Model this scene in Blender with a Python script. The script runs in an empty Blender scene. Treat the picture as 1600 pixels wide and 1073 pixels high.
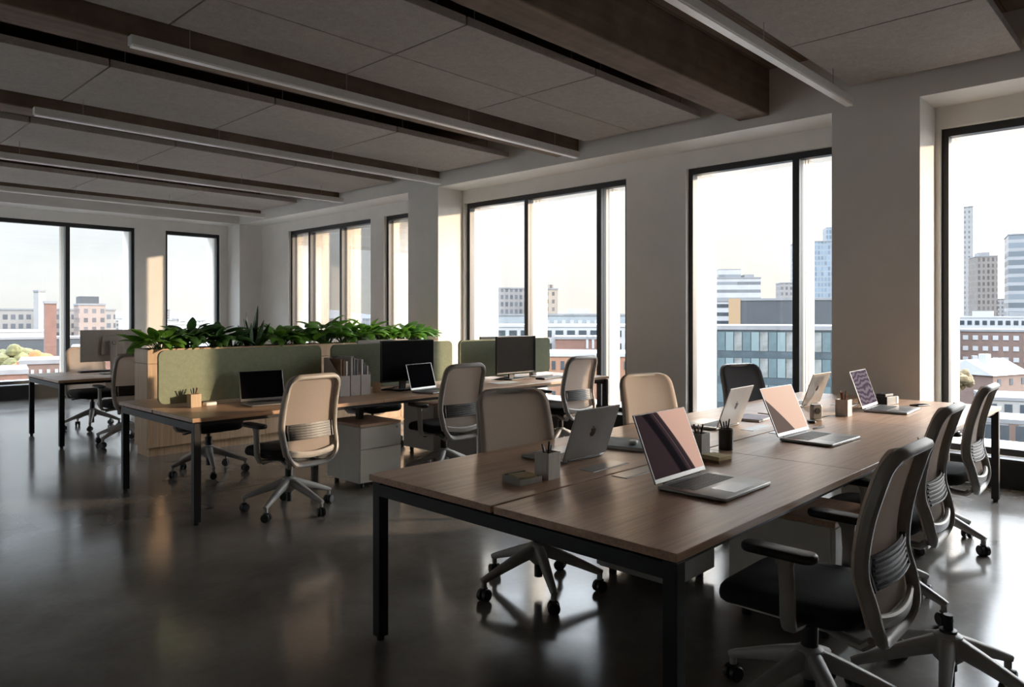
import bpy, bmesh, math, random
from mathutils import Vector, Matrix
random.seed(7)
SC = bpy.context.scene
COL = SC.collection
PI = math.pi
R = math.radians

# ------------------------------------------------------------------ materials
class Nodes:
    def __init__(s, name):
        s.m = bpy.data.materials.new(name); s.m.use_nodes = True
        s.t = s.m.node_tree; s.b = s.t.nodes['Principled BSDF']; s.out = s.t.nodes['Material Output']
    def n(s, typ, **kw):
        k = s.t.nodes.new(typ)
        for a, v in kw.items(): setattr(k, a, v)
        return k
    def l(s, a, b): s.t.links.new(a, b)
    def v(s, sock, val):
        if isinstance(val, bpy.types.NodeSocket): s.l(val, sock)
        else: sock.default_value = val
    def math(s, op, a, b=0.0, c=0.0):
        k = s.n('ShaderNodeMath', operation=op)
        s.v(k.inputs[0], a); s.v(k.inputs[1], b); s.v(k.inputs[2], c)
        return k.outputs[0]
    def coord(s, which='Object'): return s.n('ShaderNodeTexCoord').outputs[which]
    def xyz(s, vec):
        k = s.n('ShaderNodeSeparateXYZ'); s.l(vec, k.inputs[0]); return k.outputs
    def scale(s, vec, sc):
        k = s.n('ShaderNodeMapping'); s.l(vec, k.inputs[0]); k.inputs['Scale'].default_value = sc; return k.outputs[0]
    def noise(s, vec, scale, detail=4, rough=.55, dist=0):
        k = s.n('ShaderNodeTexNoise'); s.l(vec, k.inputs['Vector'])
        k.inputs['Scale'].default_value = scale; k.inputs['Detail'].default_value = detail
        k.inputs['Roughness'].default_value = rough; k.inputs['Distortion'].default_value = dist
        return k.outputs['Fac']
    def ramp(s, fac, stops):
        k = s.n('ShaderNodeValToRGB'); s.l(fac, k.inputs[0]); e = k.color_ramp.elements
        e[0].position, e[0].color = stops[0][0], (*stops[0][1], 1)
        e[1].position, e[1].color = stops[-1][0], (*stops[-1][1], 1)
        for p, c in stops[1:-1]:
            q = e.new(p); q.color = (*c, 1)
        return k.outputs[0]
    def mix(s, fac, a, b, blend='MIX'):
        k = s.n('ShaderNodeMix', data_type='RGBA', blend_type=blend)
        s.v(k.inputs[0], fac)
        for i, c in ((6, a), (7, b)):
            s.v(k.inputs[i], c if isinstance(c, bpy.types.NodeSocket) else (*c, 1))
        return k.outputs[2]
    def bump(s, h, strength=.2, dist=.01):
        k = s.n('ShaderNodeBump'); s.l(h, k.inputs['Height'])
        k.inputs['Strength'].default_value = strength; k.inputs['Distance'].default_value = dist
        s.l(k.outputs[0], s.b.inputs['Normal'])
    def set(s, color=None, rough=None, metal=None, spec=None):
        if color is not None: s.v(s.b.inputs['Base Color'], color if isinstance(color, bpy.types.NodeSocket) else (*color, 1))
        if rough is not None: s.v(s.b.inputs['Roughness'], rough)
        if metal is not None: s.b.inputs['Metallic'].default_value = metal
        if spec is not None: s.b.inputs['Specular IOR Level'].default_value = spec
        return s

M = {}
def simple(name, color, rough=.5, metal=0, spec=.5, var=.12, nscale=18, bump=0):
    a = Nodes(name); f = a.noise(a.coord(), nscale, 3)
    lo = tuple(max(0, c*(1-var)) for c in color); hi = tuple(min(1, c*(1+var)) for c in color)
    a.set(a.ramp(f, [(.3, lo), (.7, hi)]), rough, metal, spec)
    if bump: a.bump(f, bump, .003)
    M[name] = a.m; return a.m

def wood(name, dark, mid, light, rough=.38, axis=0, grain=1.0):
    a = Nodes(name); o = a.coord()
    sc = [14, 14, 14]; sc[axis] = .9
    v = a.scale(o, tuple(c*grain for c in sc))
    f = a.noise(v, 1.6, 6, .6, .6)
    sc2 = [90, 90, 90]; sc2[axis] = 2
    g = a.noise(a.scale(o, tuple(c*grain for c in sc2)), 1.0, 3, .6)
    c = a.ramp(f, [(.3, dark), (.5, mid), (.72, light)])
    c = a.mix(.35, c, a.ramp(g, [(.3, tuple(x*.6 for x in dark)), (.7, tuple(min(1, x*1.15) for x in light))]), 'MIX')
    a.set(c, rough); a.bump(g, .06, .001); M[name] = a.m

wood('desk_wood', (.35, .205, .125), (.47, .29, .182), (.56, .365, .24), .36)
wood('planter_wood', (.42, .27, .155), (.53, .36, .22), (.60, .43, .28), .5, axis=2)
wood('cup_wood', (.46, .42, .37), (.58, .53, .48), (.68, .63, .58), .6, axis=2, grain=4)
wood('tan_wood', (.48, .33, .20), (.58, .42, .27), (.66, .5, .34), .55, axis=2, grain=3)
simple('wall_paint', (.76, .735, .695), .85, var=.03, nscale=3)
simple('outer_render', (.19, .182, .172), .8, var=.04, nscale=2)
simple('black_frame', (.020, .021, .023), .45, var=.1)
simple('black_metal', (.011, .011, .012), .45, var=.15, spec=.3)
simple('bronze_metal', (.42, .37, .31), .38, metal=.55, var=.06)
simple('strip_metal', (.56, .54, .51), .40, var=.05)
simple('diffuser', (.80, .78, .75), .35, var=.03)
simple('wire', (.30, .29, .28), .5)
simple('grey_plastic', (.315, .292, .262), .45, var=.05)
simple('light_plastic', (.46, .435, .40), .42, var=.04)
simple('base_grey', (.36, .345, .325), .42, var=.05)
simple('black_plastic', (.013, .013, .014), .42)
simple('black_fabric', (.006, .006, .007), .9, var=.35, nscale=160, bump=.3)
simple('rib_metal', (.055, .052, .05), .36, var=.1)
simple('cream_metal', (.60, .57, .51), .45, var=.03)
simple('grey_cabinet', (.42, .41, .39), .5, var=.03)
simple('dark_void', (.012, .012, .012), .8)
simple('laptop_grey', (.30, .295, .29), .36, metal=.7, var=.03)
simple('laptop_silver', (.48, .44, .39), .36, metal=.65, var=.03)
simple('key_black', (.016, .016, .018), .5)
simple('trackpad_grey', (.26, .265, .27), .3, metal=.5, var=.03)
simple('logo_dark', (.055, .05, .05), .18, metal=.8)
simple('screen_off', (.006, .006, .007), .2, var=.1, spec=0)
simple('monitor_screen', (.012, .0125, .013), .09, var=.1, spec=.02)
simple('monitor_back', (.40, .37, .33), .45, var=.03)
simple('monitor_dark', (.022, .023, .024), .4)
simple('paper', (.78, .76, .72), .8, var=.03)
simple('sticky_yellow', (.62, .50, .27), .8, var=.08)
simple('teal_cover', (.20, .25, .25), .6, var=.08)
simple('lilac_cover', (.22, .20, .26), .6, var=.08)
simple('tray_grey', (.34, .32, .29), .5)
simple('white_plastic', (.72, .70, .66), .4, var=.02)
simple('file_grey', (.50, .47, .45), .6, var=.04)
simple('folder_grey', (.20, .20, .21), .6)
simple('folder_brown', (.22, .13, .07), .7)
simple('soil', (.03, .022, .016), .95, var=.4, nscale=40, bump=.5)
simple('stem_green', (.07, .15, .035), .5)
simple('pen_black', (.012, .012, .012), .35)
simple('pen_steel', (.35, .34, .33), .3, metal=.8)
simple('pen_orange', (.55, .20, .05), .45)
simple('pen_brown', (.25, .11, .05), .5)
simple('pen_red', (.32, .05, .03), .45)
simple('cable_black', (.012, .012, .012), .6)

# concrete floor
a = Nodes('polished_concrete'); o = a.coord()
f1 = a.noise(o, .45, 4, .55, .3); f2 = a.noise(o, 2.4, 7, .62, .3); f3 = a.noise(o, 30, 3, .6)
c = a.mix(.45, a.ramp(f1, [(.3, (.105, .092, .080)), (.7, (.24, .215, .19))]), a.ramp(f2, [(.3, (.09, .080, .070)), (.7, (.265, .24, .215))]))
c = a.mix(.10, c, a.ramp(f3, [(.3, (.10, .095, .09)), (.7, (.27, .26, .24))]))
p = a.xyz(o)
jl = a.math('LESS_THAN', a.math('ABSOLUTE', a.math('SUBTRACT', p[1], 5.83)), .009)
jl2 = a.math('LESS_THAN', a.math('ABSOLUTE', a.math('SUBTRACT', p[0], -1.6)), .006)
c = a.mix(a.math('MAXIMUM', jl, jl2), c, (.035, .033, .03))
rg = a.math('MULTIPLY_ADD', a.math('ADD', f2, f1), .20, -.02)
a.set(c, rg, 0, .62); a.b.inputs['Specular Tint'].default_value = (.74, .86, 1, 1)
a.b.inputs['Coat Weight'].default_value = .12; a.b.inputs['Coat Roughness'].default_value = .10; a.b.inputs['Coat IOR'].default_value = 1.4; a.b.inputs['Coat Tint'].default_value = (.93, .97, 1, 1); M['floor'] = a.m

# acoustic wood-wool board
a = Nodes('acoustic_board'); o = a.coord()
f = a.noise(o, 38, 7, .8, 1.5); g = a.noise(o, 1.6, 5, .65); h = a.noise(o, 9, 4, .7)
c = a.mix(.35, a.ramp(f, [(.32, (.20, .175, .155)), (.68, (.50, .445, .40))]), a.ramp(g, [(.3, (.28, .25, .225)), (.7, (.42, .375, .335))]))
c = a.mix(.3, c, a.ramp(h, [(.3, (.25, .22, .198)), (.7, (.44, .395, .352))]))
a.set(c, .95); a.bump(f, .6, .008); M['acoustic'] = a.m

# board-marked concrete beams and slab
def concrete(name, d, l, board=0):
    a = Nodes(name); o = a.coord()
    f = a.noise(a.scale(o, (1, 1, 1)), 3, 7, .65, .5); g = a.noise(a.scale(o, (.6, 12, 12)), 1.5, 5)
    c = a.ramp(a.math('MULTIPLY_ADD', f, .6, a.math('MULTIPLY', g, .4)), [(.32, d), (.68, l)])
    if board:
        q = a.xyz(o); fr = a.math('FRACT', a.math('MULTIPLY', q[1], 1/.16))
        c = a.mix(a.math('LESS_THAN', fr, .05), c, tuple(x*.35 for x in d))
    a.set(c, .85); a.bump(f, .25, .01); M[name] = a.m
concrete('beam_concrete', (.10, .066, .045), (.22, .152, .106))
concrete('slab_concrete', (.11, .072, .046), (.20, .14, .095), 1)

# felt screen
a = Nodes('green_felt'); o = a.coord()
f = a.noise(o, 260, 3, .7); g = a.noise(o, 40, 3, .6)
c = a.mix(.5, a.ramp(f, [(.3, (.155, .185, .125)), (.7, (.33, .36, .25))]), a.ramp(g, [(.3, (.20, .235, .16)), (.7, (.28, .31, .215))]))
a.set(c, .95); a.bump(f, .3, .002); M['felt'] = a.m

# chair mesh
def mesh_fabric(name, col, tr):
    a = Nodes(name); o = a.coord()
    f = a.noise(a.scale(o, (1, 1, 1)), 240, 2, .6)
    a.set(a.ramp(f, [(.3, tuple(c*.8 for c in col)), (.7, tuple(c*1.15 for c in col))]), .8)
    tl = a.n('ShaderNodeBsdfTranslucent'); tl.inputs[0].default_value = (*[c*1.25 for c in col], 1)
    m0 = a.n('ShaderNodeMixShader'); m0.inputs[0].default_value = .6
    a.l(a.b.outputs[0], m0.inputs[1]); a.l(tl.outputs[0], m0.inputs[2])
    t = a.n('ShaderNodeBsdfTransparent'); t.inputs[0].default_value = (.9, .88, .85, 1)
    mx = a.n('ShaderNodeMixShader'); mx.inputs[0].default_value = tr
    a.l(m0.outputs[0], mx.inputs[1]); a.l(t.outputs[0], mx.inputs[2]); a.l(mx.outputs[0], a.out.inputs[0])
    M[name] = a.m
mesh_fabric('chair_mesh', (.64, .565, .505), .14)
mesh_fabric('chair_mesh_dark', (.16, .16, .17), .05)

# glass
a = Nodes('window_glass')
t = a.n('ShaderNodeBsdfTransparent'); t.inputs[0].default_value = (.965, .975, .975, 1)
g = a.n('ShaderNodeBsdfGlossy'); g.inputs['Roughness'].default_value = .0
fr = a.n('ShaderNodeFresnel'); fr.inputs[0].default_value = 1.3
cl = a.n('ShaderNodeMath', operation='MULTIPLY'); cl.inputs[1].default_value = .8; a.l(fr.outputs[0], cl.inputs[0])
mx = a.n('ShaderNodeMixShader'); a.l(cl.outputs[0], mx.inputs[0]); a.l(t.outputs[0], mx.inputs[1]); a.l(g.outputs[0], mx.inputs[2])
nz = a.noise(a.coord(), 2, 2)      # faint unevenness of the pane tint
a.l(a.ramp(nz, [(.3, (.955, .965, .965)), (.7, (.975, .98, .98))]), t.inputs[0])
a.l(mx.outputs[0], a.out.inputs[0]); M['glass'] = a.m

# leaves
def leafmat(name, d, l):
    a = Nodes(name); o = a.coord(); f = a.noise(o, 14, 3)
    a.set(a.ramp(f, [(.3, d), (.7, l)]), .34); a.b.inputs['Subsurface Weight'].default_value = 0
    tl = a.n('ShaderNodeBsdfTranslucent'); tl.inputs[0].default_value = (l[0]*1.6, l[1]*1.7, l[2], 1)
    mx = a.n('ShaderNodeMixShader'); mx.inputs[0].default_value = .28
    a.l(a.b.outputs[0], mx.inputs[1]); a.l(tl.outputs[0], mx.inputs[2]); a.l(mx.outputs[0], a.out.inputs[0])
    M[name] = a.m
leafmat('leaf_green', (.055, .14, .022), (.125, .28, .045))
leafmat('leaf_dark', (.025, .075, .024), (.06, .145, .045))
a = Nodes('snake_leaf'); o = a.coord(); f = a.noise(a.scale(o, (4, 4, 26)), 1, 4)
a.set(a.ramp(f, [(.35, (.018, .045, .018)), (.6, (.05, .10, .04)), (.75, (.12, .16, .06))]), .4); M['snake_leaf'] = a.m

# glowing laptop screens: pink and peach are painted reflections, wave a desktop picture; in object space (x across, z up; both scaled to the screen size)
def display(name, build, strength):
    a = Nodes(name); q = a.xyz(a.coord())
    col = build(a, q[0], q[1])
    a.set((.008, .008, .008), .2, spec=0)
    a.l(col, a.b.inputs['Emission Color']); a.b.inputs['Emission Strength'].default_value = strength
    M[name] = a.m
def reflection_pink(a, x, y):          # x,y in -.5...5 times size .39 x .25
    u = a.math('MULTIPLY_ADD', x, 1/.39, .5); v = a.math('MULTIPLY_ADD', y, 1/.25, .5)  # warm sky and wall reflected in the screen, painted as emission
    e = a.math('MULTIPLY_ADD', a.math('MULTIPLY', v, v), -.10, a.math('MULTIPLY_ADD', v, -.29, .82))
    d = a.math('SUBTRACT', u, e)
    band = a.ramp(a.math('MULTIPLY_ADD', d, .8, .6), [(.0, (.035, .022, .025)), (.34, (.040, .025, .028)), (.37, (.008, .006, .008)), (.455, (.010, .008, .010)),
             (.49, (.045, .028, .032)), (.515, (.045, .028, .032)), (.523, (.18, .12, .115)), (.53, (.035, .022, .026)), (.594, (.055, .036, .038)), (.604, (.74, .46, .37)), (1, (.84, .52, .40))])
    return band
def reflection_peach(a, x, y):  # painted reflection of warm sky and wall, glowing by itself
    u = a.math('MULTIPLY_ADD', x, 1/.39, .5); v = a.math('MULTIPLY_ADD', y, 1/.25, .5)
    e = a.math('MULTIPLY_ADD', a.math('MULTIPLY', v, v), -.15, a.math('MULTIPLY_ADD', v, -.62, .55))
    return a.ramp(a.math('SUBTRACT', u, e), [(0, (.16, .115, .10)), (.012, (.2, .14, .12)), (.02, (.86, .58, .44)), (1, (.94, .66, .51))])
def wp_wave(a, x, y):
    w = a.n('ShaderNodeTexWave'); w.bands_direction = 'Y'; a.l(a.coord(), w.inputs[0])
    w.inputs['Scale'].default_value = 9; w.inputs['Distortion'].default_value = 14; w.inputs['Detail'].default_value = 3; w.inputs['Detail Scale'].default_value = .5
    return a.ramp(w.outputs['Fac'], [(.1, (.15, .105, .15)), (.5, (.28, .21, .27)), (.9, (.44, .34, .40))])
display('screen_reflection_pink', reflection_pink, .22); display('screen_reflection_peach', reflection_peach, .28); display('screen_wave', wp_wave, .15)

# facades: a window grid in object space
def facade(name, wall, win, sx, sz, fx, fz, rough=.6):
    a = Nodes(name); o = a.coord(); q = a.xyz(o)
    s = a.math('ADD', q[0], q[1])
    mx_ = a.math('LESS_THAN', a.math('FRACT', a.math('MULTIPLY', s, 1/sx)), fx)
    mz_ = a.math('LESS_THAN', a.math('FRACT', a.math('MULTIPLY', q[2], 1/sz)), fz)
    nz = a.xyz(a.coord('Normal'))[2]
    m = a.math('MULTIPLY', a.math('MULTIPLY', mx_, mz_), a.math('LESS_THAN', nz, .5))
    f = a.noise(o, .15, 4)
    wc = a.ramp(f, [(.3, tuple(c*.9 for c in wall)), (.7, tuple(min(1, c*1.08) for c in wall))])
    cell = a.n('ShaderNodeTexWhiteNoise', noise_dimensions='2D')
    cv = a.n('ShaderNodeCombineXYZ')
    a.l(a.math('FLOOR', a.math('MULTIPLY', s, 1/sx)), cv.inputs[0]); a.l(a.math('FLOOR', a.math('MULTIPLY', q[2], 1/sz)), cv.inputs[1])
    a.l(cv.outputs[0], cell.inputs['Vector'])
    wn = a.ramp(cell.outputs['Value'], [(0, tuple(c*.75 for c in win)), (1, tuple(min(1, c*1.3) for c in win))])
    a.set(a.mix(m, wc, wn), a.math('MULTIPLY_ADD', m, .2-rough, rough)); M[name] = a.m
simple('roof_grey', (0.091, 0.091, 0.093), .8, nscale=.3)
simple('roof_white', (0.173, 0.173, 0.173), .7, var=.06, nscale=.3)
simple('office_glass', (0.090, 0.095, 0.090), .12, var=.5, nscale=.6)
simple('brick_red', (0.077, 0.037, 0.026), .85, var=.15, nscale=.8)
simple('brick_orange', (0.134, 0.065, 0.037), .85, var=.1, nscale=.8)
simple('brick_brown', (0.065, 0.040, 0.031), .85, var=.12, nscale=.8)
simple('concrete_pale', (0.134, 0.128, 0.119), .8, var=.05, nscale=.3)
simple('panel_white', (0.168, 0.168, 0.167), .6, var=.04, nscale=.3)
simple('panel_pale_blue', (0.113, 0.125, 0.131), .5, var=.05, nscale=.3)
simple('dark_cladding', (0.016, 0.019, 0.022), .6, var=.08, nscale=.3)
simple('orange_panel', (0.142, 0.091, 0.043), .6, var=.05)
simple('glass_dark', (0.020, 0.026, 0.031), .12, var=.3, nscale=.4)
simple('glass_teal', (0.043, 0.063, 0.067), .12, var=.25, nscale=.4)
simple('teal_panel', (0.077, 0.102, 0.104), .3, var=.1, nscale=.4)
simple('spandrel_dark', (0.023, 0.033, 0.038), .2, var=.2, nscale=.6)
simple('ground_city', (0.054, 0.052, 0.050), .9, var=.4, nscale=.03)
simple('hill_green', (0.065, 0.069, 0.074), .95, var=.2, nscale=.02)
def treemat(name, c):
    a = Nodes(name); f = a.noise(a.coord(), 1.2, 6, .7)
    a.set(a.ramp(f, [(.3, tuple(x*.45 for x in c)), (.7, c)]), .9); a.bump(f, 1, .4); M[name] = a.m
treemat('tree_orange', (0.234, 0.086, 0.020)); treemat('tree_green', (0.077, 0.072, 0.020)); treemat('tree_olive', (0.108, 0.077, 0.032))
simple('bark', (0.026, 0.019, 0.013), .9)
facade('f_slab', (0.113, 0.102, 0.091), (0.043, 0.045, 0.050), 2.2, 3.1, .62, .55)
facade('f_towerpink', (0.121, 0.091, 0.076), (0.052, 0.050, 0.052), 2.4, 3.0, .5, .5)
facade('f_greybrown', (0.095, 0.088, 0.082), (0.048, 0.052, 0.059), 2.0, 3.0, .6, .6)
facade('f_tan', (0.130, 0.104, 0.080), (0.059, 0.054, 0.052), 2.6, 3.1, .42, .5)
facade('f_slim', (0.121, 0.114, 0.108), (0.077, 0.077, 0.080), 2.2, 3.0, .4, .5)
facade('f_brown', (0.074, 0.063, 0.056), (0.045, 0.041, 0.039), 2.1, 3.2, .5, .62)
facade('f_glass', (0.134, 0.136, 0.139), (0.065, 0.074, 0.082), 30, 3.6, 1.1, .62, .3)
facade('f_office', (0.160, 0.160, 0.158), (0.077, 0.082, 0.086), 40, 3.6, 1.1, .4)
facade('f_blue', (0.108, 0.123, 0.136), (0.077, 0.099, 0.121), 2.0, 3.4, .7, .7, .3)
facade('f_small', (0.099, 0.091, 0.086), (0.056, 0.056, 0.060), 2.4, 3.1, .5, .55)
facade('f_low', (0.134, 0.130, 0.123), (0.074, 0.076, 0.080), 3.2, 3.2, .5, .5)

# ------------------------------------------------------------------ mesh builder
class MB:
    def __init__(s): s.v = []; s.f = []
    def add(s, vs, fs):
        k = len(s.v); s.v += [tuple(x) for x in vs]; s.f += [tuple(i+k for i in f) for f in fs]; return s
    def box(s, x0, x1, y0, y1, z0, z1, mat=None):
        vs = [Vector((x, y, z)) for z in (z0, z1) for y in (y0, y1) for x in (x0, x1)]
        if mat: vs = [mat @ v for v in vs]
        return s.add(vs, [(0, 2, 3, 1), (4, 5, 7, 6), (0, 1, 5, 4), (2, 6, 7, 3), (0, 4, 6, 2), (1, 3, 7, 5)])
    def prism(s, poly, a0, a1, axis='y'):
        n = len(poly)
        def P(u, w, t): return {'y': (u, t, w), 'x': (t, u, w), 'z': (u, w, t)}[axis]
        vs = [P(u, w, a0) for u, w in poly] + [P(u, w, a1) for u, w in poly]
        fs = [tuple(range(n)), tuple(range(2*n-1, n-1, -1))]
        fs += [(i, i+n, (i+1) % n+n, (i+1) % n) for i in range(n)]
        return s.add(vs, fs)
    def tube(s, pts, r, n=8, cap=True):
        pts = [Vector(p) for p in pts]; m = len(pts)
        rr = r if isinstance(r, (list, tuple)) else [r]*m
        vs = []; prev = None
        for i, p in enumerate(pts):
            t = (pts[min(i+1, m-1)]-pts[max(i-1, 0)]).normalized()
            if prev is None:
                h = Vector((0, 0, 1)) if abs(t.z) < .9 else Vector((1, 0, 0))
                u = t.cross(h).normalized()
            else: u = (prev-t*prev.dot(t)).normalized()
            prev = u; w = t.cross(u)
            vs += [p+(u*math.cos(2*PI*k/n)+w*math.sin(2*PI*k/n))*rr[i] for k in range(n)]
        fs = [(i*n+k, i*n+(k+1) % n, (i+1)*n+(k+1) % n, (i+1)*n+k) for i in range(m-1) for k in range(n)]
        if cap: fs += [tuple(range(n-1, -1, -1)), tuple(range((m-1)*n, m*n))]
        return s.add(vs, fs)
    def lathe(s, prof, n=20, c=(0, 0, 0), mat=None):
        vs = [Vector((c[0]+r*math.cos(2*PI*k/n), c[1]+r*math.sin(2*PI*k/n), c[2]+z)) for r, z in prof for k in range(n)]
        if mat: vs = [mat @ v for v in vs]
        m = len(prof)
        fs = [(i*n+k, i*n+(k+1) % n, (i+1)*n+(k+1) % n, (i+1)*n+k) for i in range(m-1) for k in range(n)]
        fs += [tuple(range(n-1, -1, -1)), tuple(range((m-1)*n, m*n))]
        return s.add(vs, fs)
    def bar(s, pts, w, d, ref, closed=False, ch=.25):
        """sweep a chamfered rectangle: d along ref (per point or constant), w across"""
        pts = [Vector(p) for p in pts]; m = len(pts); vs = []
        for i, p in enumerate(pts):
            if closed: t = pts[(i+1) % m]-pts[i-1]
            else: t = pts[min(i+1, m-1)]-pts[max(i-1, 0)]
            t.normalize()
            n = Vector(ref[i] if isinstance(ref, list) else ref); n = (n-t*n.dot(t)).normalized(); b = t.cross(n)
            wi = w[i] if isinstance(w, list) else w; di = d[i] if isinstance(d, list) else d
            c = ch*min(wi, di); x, y = wi/2, di/2
            for q in ((-x, -y+c), (-x+c, -y), (x-c, -y), (x, -y+c), (x, y-c), (x-c, y), (-x+c, y), (-x, y-c)):
                vs.append(p+b*q[0]+n*q[1])
        k = m if closed else m-1
        fs = [(i*8+j, i*8+(j+1) % 8, ((i+1) % m)*8+(j+1) % 8, ((i+1) % m)*8+j) for i in range(k) for j in range(8)]
        if not closed: fs += [tuple(range(7, -1, -1)), tuple(range((m-1)*8, m*8))]
        return s.add(vs, fs)
    def slab(s, w, d, z0, z1, rc, re, cx=0, cy=0, nc=5, dome=0):
        """rounded-rectangle cushion with rounded edges"""
        def ring(ins, z):
            out = []; r = max(rc-ins, .004); x, y = w/2-ins-r, d/2-ins-r
            for k, (sx, sy) in enumerate(((1, 1), (-1, 1), (-1, -1), (1, -1))):
                for i in range(nc+1):
                    a = (k+i/nc)*PI/2
                    out.append((cx+sx*x+r*math.cos(a), cy+sy*y+r*math.sin(a), z))
            return out
        rows = []
        for i in range(4): a = i/3*PI/2; rows.append(ring(re*(1-math.sin(a)), z0+re*(1-math.cos(a))))
        for i in range(4): a = i/3*PI/2; rows.append(ring(re*(1-math.cos(a)), z1-re*(1-math.sin(a))))
        if dome: rows.append(ring(re+.05, z1+dome))
        n = len(rows[0]); vs = [v for r_ in rows for v in r_]
        fs = [(i*n+k, i*n+(k+1) % n, (i+1)*n+(k+1) % n, (i+1)*n+k) for i in range(len(rows)-1) for k in range(n)]
        fs += [tuple(range(n-1, -1, -1)), tuple(range((len(rows)-1)*n, len(rows)*n))]
        return s.add(vs, fs)
    def build(s, name, mat, parent=None, loc=(0, 0, 0), rot=(0, 0, 0), bevel=0, smooth=0):
        me = bpy.data.meshes.new(name); me.from_pydata(s.v, [], s.f)
        bm = bmesh.new(); bm.from_mesh(me); bmesh.ops.recalc_face_normals(bm, faces=bm.faces[:]); bm.to_mesh(me); bm.free()
        me.materials.append(M[mat] if isinstance(mat, str) else mat)
        if smooth:
            for p in me.polygons: p.use_smooth = True
            me.set_sharp_from_angle(angle=R(smooth))
        o = bpy.data.objects.new(name, me); COL.objects.link(o)
        o.location = loc; o.rotation_euler = rot
        if parent: o.parent = parent
        if bevel:
            b = o.modifiers.new('bevel', 'BEVEL'); b.width = bevel; b.segments = 2; b.limit_method = 'ANGLE'
        return o

def tag(o, label, cat, group=None, kind=None):
    o['label'] = label; o['category'] = cat
    if group: o['group'] = group
    if kind: o['kind'] = kind
    return o
def thing(name, label, cat, loc=(0, 0, 0), rz=0, group=None):
    o = bpy.data.objects.new(name, None); COL.objects.link(o); o.empty_display_size = .1
    o.location = loc; o.rotation_euler = (0, 0, rz)
    return tag(o, label, cat, group)
def struct(o, label=None, cat=None):
    o['kind'] = 'structure'
    if label: o['label'] = label
    if cat: o['category'] = cat
    return o
def box(x0, x1, y0, y1, z0, z1): return MB().box(x0, x1, y0, y1, z0, z1)
KIDS = {}
def copy_tree(o, parent=None):
    c = o.copy(); COL.objects.link(c)
    if parent: c.parent = parent
    for ch in list(o.children): copy_tree(ch, c)
    return c

# ------------------------------------------------------------------ room dimensions (metres, camera at x=0 y=0)
XW, XO = 7.33, 8.05          # inner / outer face of the window wall
YF, YO = 14.80, 15.50        # inner / outer face of the far wall
XB, YB = 6.85, 14.27         # room-side face of columns and bulkheads
ZS, ZB = 3.85, 3.31          # slab underside, bulkhead underside
Z0, Z1 = .25, 3.12           # window opening
XL, YN = -4.5, -5.2

struct(box(XL, XO, YN, YO, -.2, 0).build('floor', 'floor'), 'polished dark concrete floor across the whole office', 'floor')
struct(box(XL, XO, YN, YO, ZS, ZS+.25).build('ceiling', 'slab_concrete'), 'brown board-marked concrete slab above the hung panels', 'ceiling')
WIN_L = [(5.6, 8.5, [6.6, 7.6]), (9.3, 11.0, [10.1]), (11.4, 14.2, [12.4, 13.3])]
mapL = lambda s0, s1, n0, n1: (-n1, -n0, s0, s1)
struct(box(XL-.2, XO, YN-.2, YN, -.2, ZS+.25).build('wall_back', 'wall_paint'), 'plain painted wall behind the camera', 'wall')

WIN_R = [(-1.30, 1.70, [-1.0]), (2.50, 4.26, [3.02]), (5.08, 7.99, [5.53, 6.78]), (8.77, 10.0, [9.3]), (10.38, 13.17, [11.38, 12.46])]
WIN_F = [(-3.6, -1.0, [-2.3]), (-.5, 5.03, [.61, 1.73, 2.82, 3.90]), (5.59, 6.69, [])]

def wall_with(openings, a0, a1, n0, n1, mapf):
    mb = MB()
    def B(s0, s1, z0, z1):
        x0, x1, y0, y1 = mapf(s0, s1, n0, n1); mb.box(x0, x1, y0, y1, z0, z1)
    s = a0
    for o in openings:
        B(s, o[0], -.2, ZS+.25); B(o[0], o[1], -.2, Z0); B(o[0], o[1], Z1, ZS+.25); s = o[1]
    B(s, a1, -.2, ZS+.25)
    return mb
mapR = lambda s0, s1, n0, n1: (n0, n1, s0, s1)
mapF = lambda s0, s1, n0, n1: (s0, s1, n0, n1)
struct(wall_with(WIN_R, YN-.2, YF, XW, XO, mapR).build('wall_right', 'wall_paint'), 'off-white window wall on the right with deep openings', 'wall')
struct(wall_with(WIN_L, YN, YO, -XL, -XL+.5, mapL).build('wall_left', 'wall_paint'), 'painted window wall on the left, outside the picture', 'wall')
struct(wall_with(WIN_F, XL, XO, YF, YO, mapF).build('wall_far', 'wall_paint'), 'pale window wall at the far end of the office', 'wall')

# columns, bulkheads, beams
cols = [(-4.54, -3.81, 'nearest column, out past the right of the window wall'), (1.74, 2.47, 'wide plastered column between the two right-hand windows'), (8.03, 8.73, 'plastered column behind the end of the plants')]
for i, (y0, y1, lab) in enumerate(cols):
    struct(box(XB, XW, y0, y1, 0, ZB).build('trim_%d' % (i+1), 'wall_paint'), lab, 'column')
struct(box(XB, XW, YB, YF, 0, ZB).build('trim_4', 'wall_paint'), 'plastered column filling the far corner of the office', 'column')
struct(box(XB, XW, YN, YF, ZB, ZS).build('trim_5', 'wall_paint'), 'plastered bulkhead running above the right-hand windows', 'bulkhead')
struct(box(XL, XB, YB, YF, ZB, ZS).build('trim_6', 'wall_paint'), 'plastered bulkhead running above the far windows', 'bulkhead')
for i, (y0, y1, lab) in enumerate([(3.06, 3.38, 'big brown concrete beam crossing the ceiling nearest the camera'), (5.43, 5.78, 'brown concrete beam above the first full light strip'),
                                   (8.0, 8.32, 'brown concrete beam above the second light strip from the front'), (10.6, 10.92, 'brown concrete beam above the third light strip from the front'),
                                   (13.36, 13.66, 'brown concrete beam nearest the far windows'), (.45, .77, 'brown concrete beam overhead out of the picture')]):
    struct(box(XL, XB, y0, y1, 3.40, ZS).build('trim_%d' % (i+7), 'beam_concrete', bevel=.012), lab, 'beam')

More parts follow.
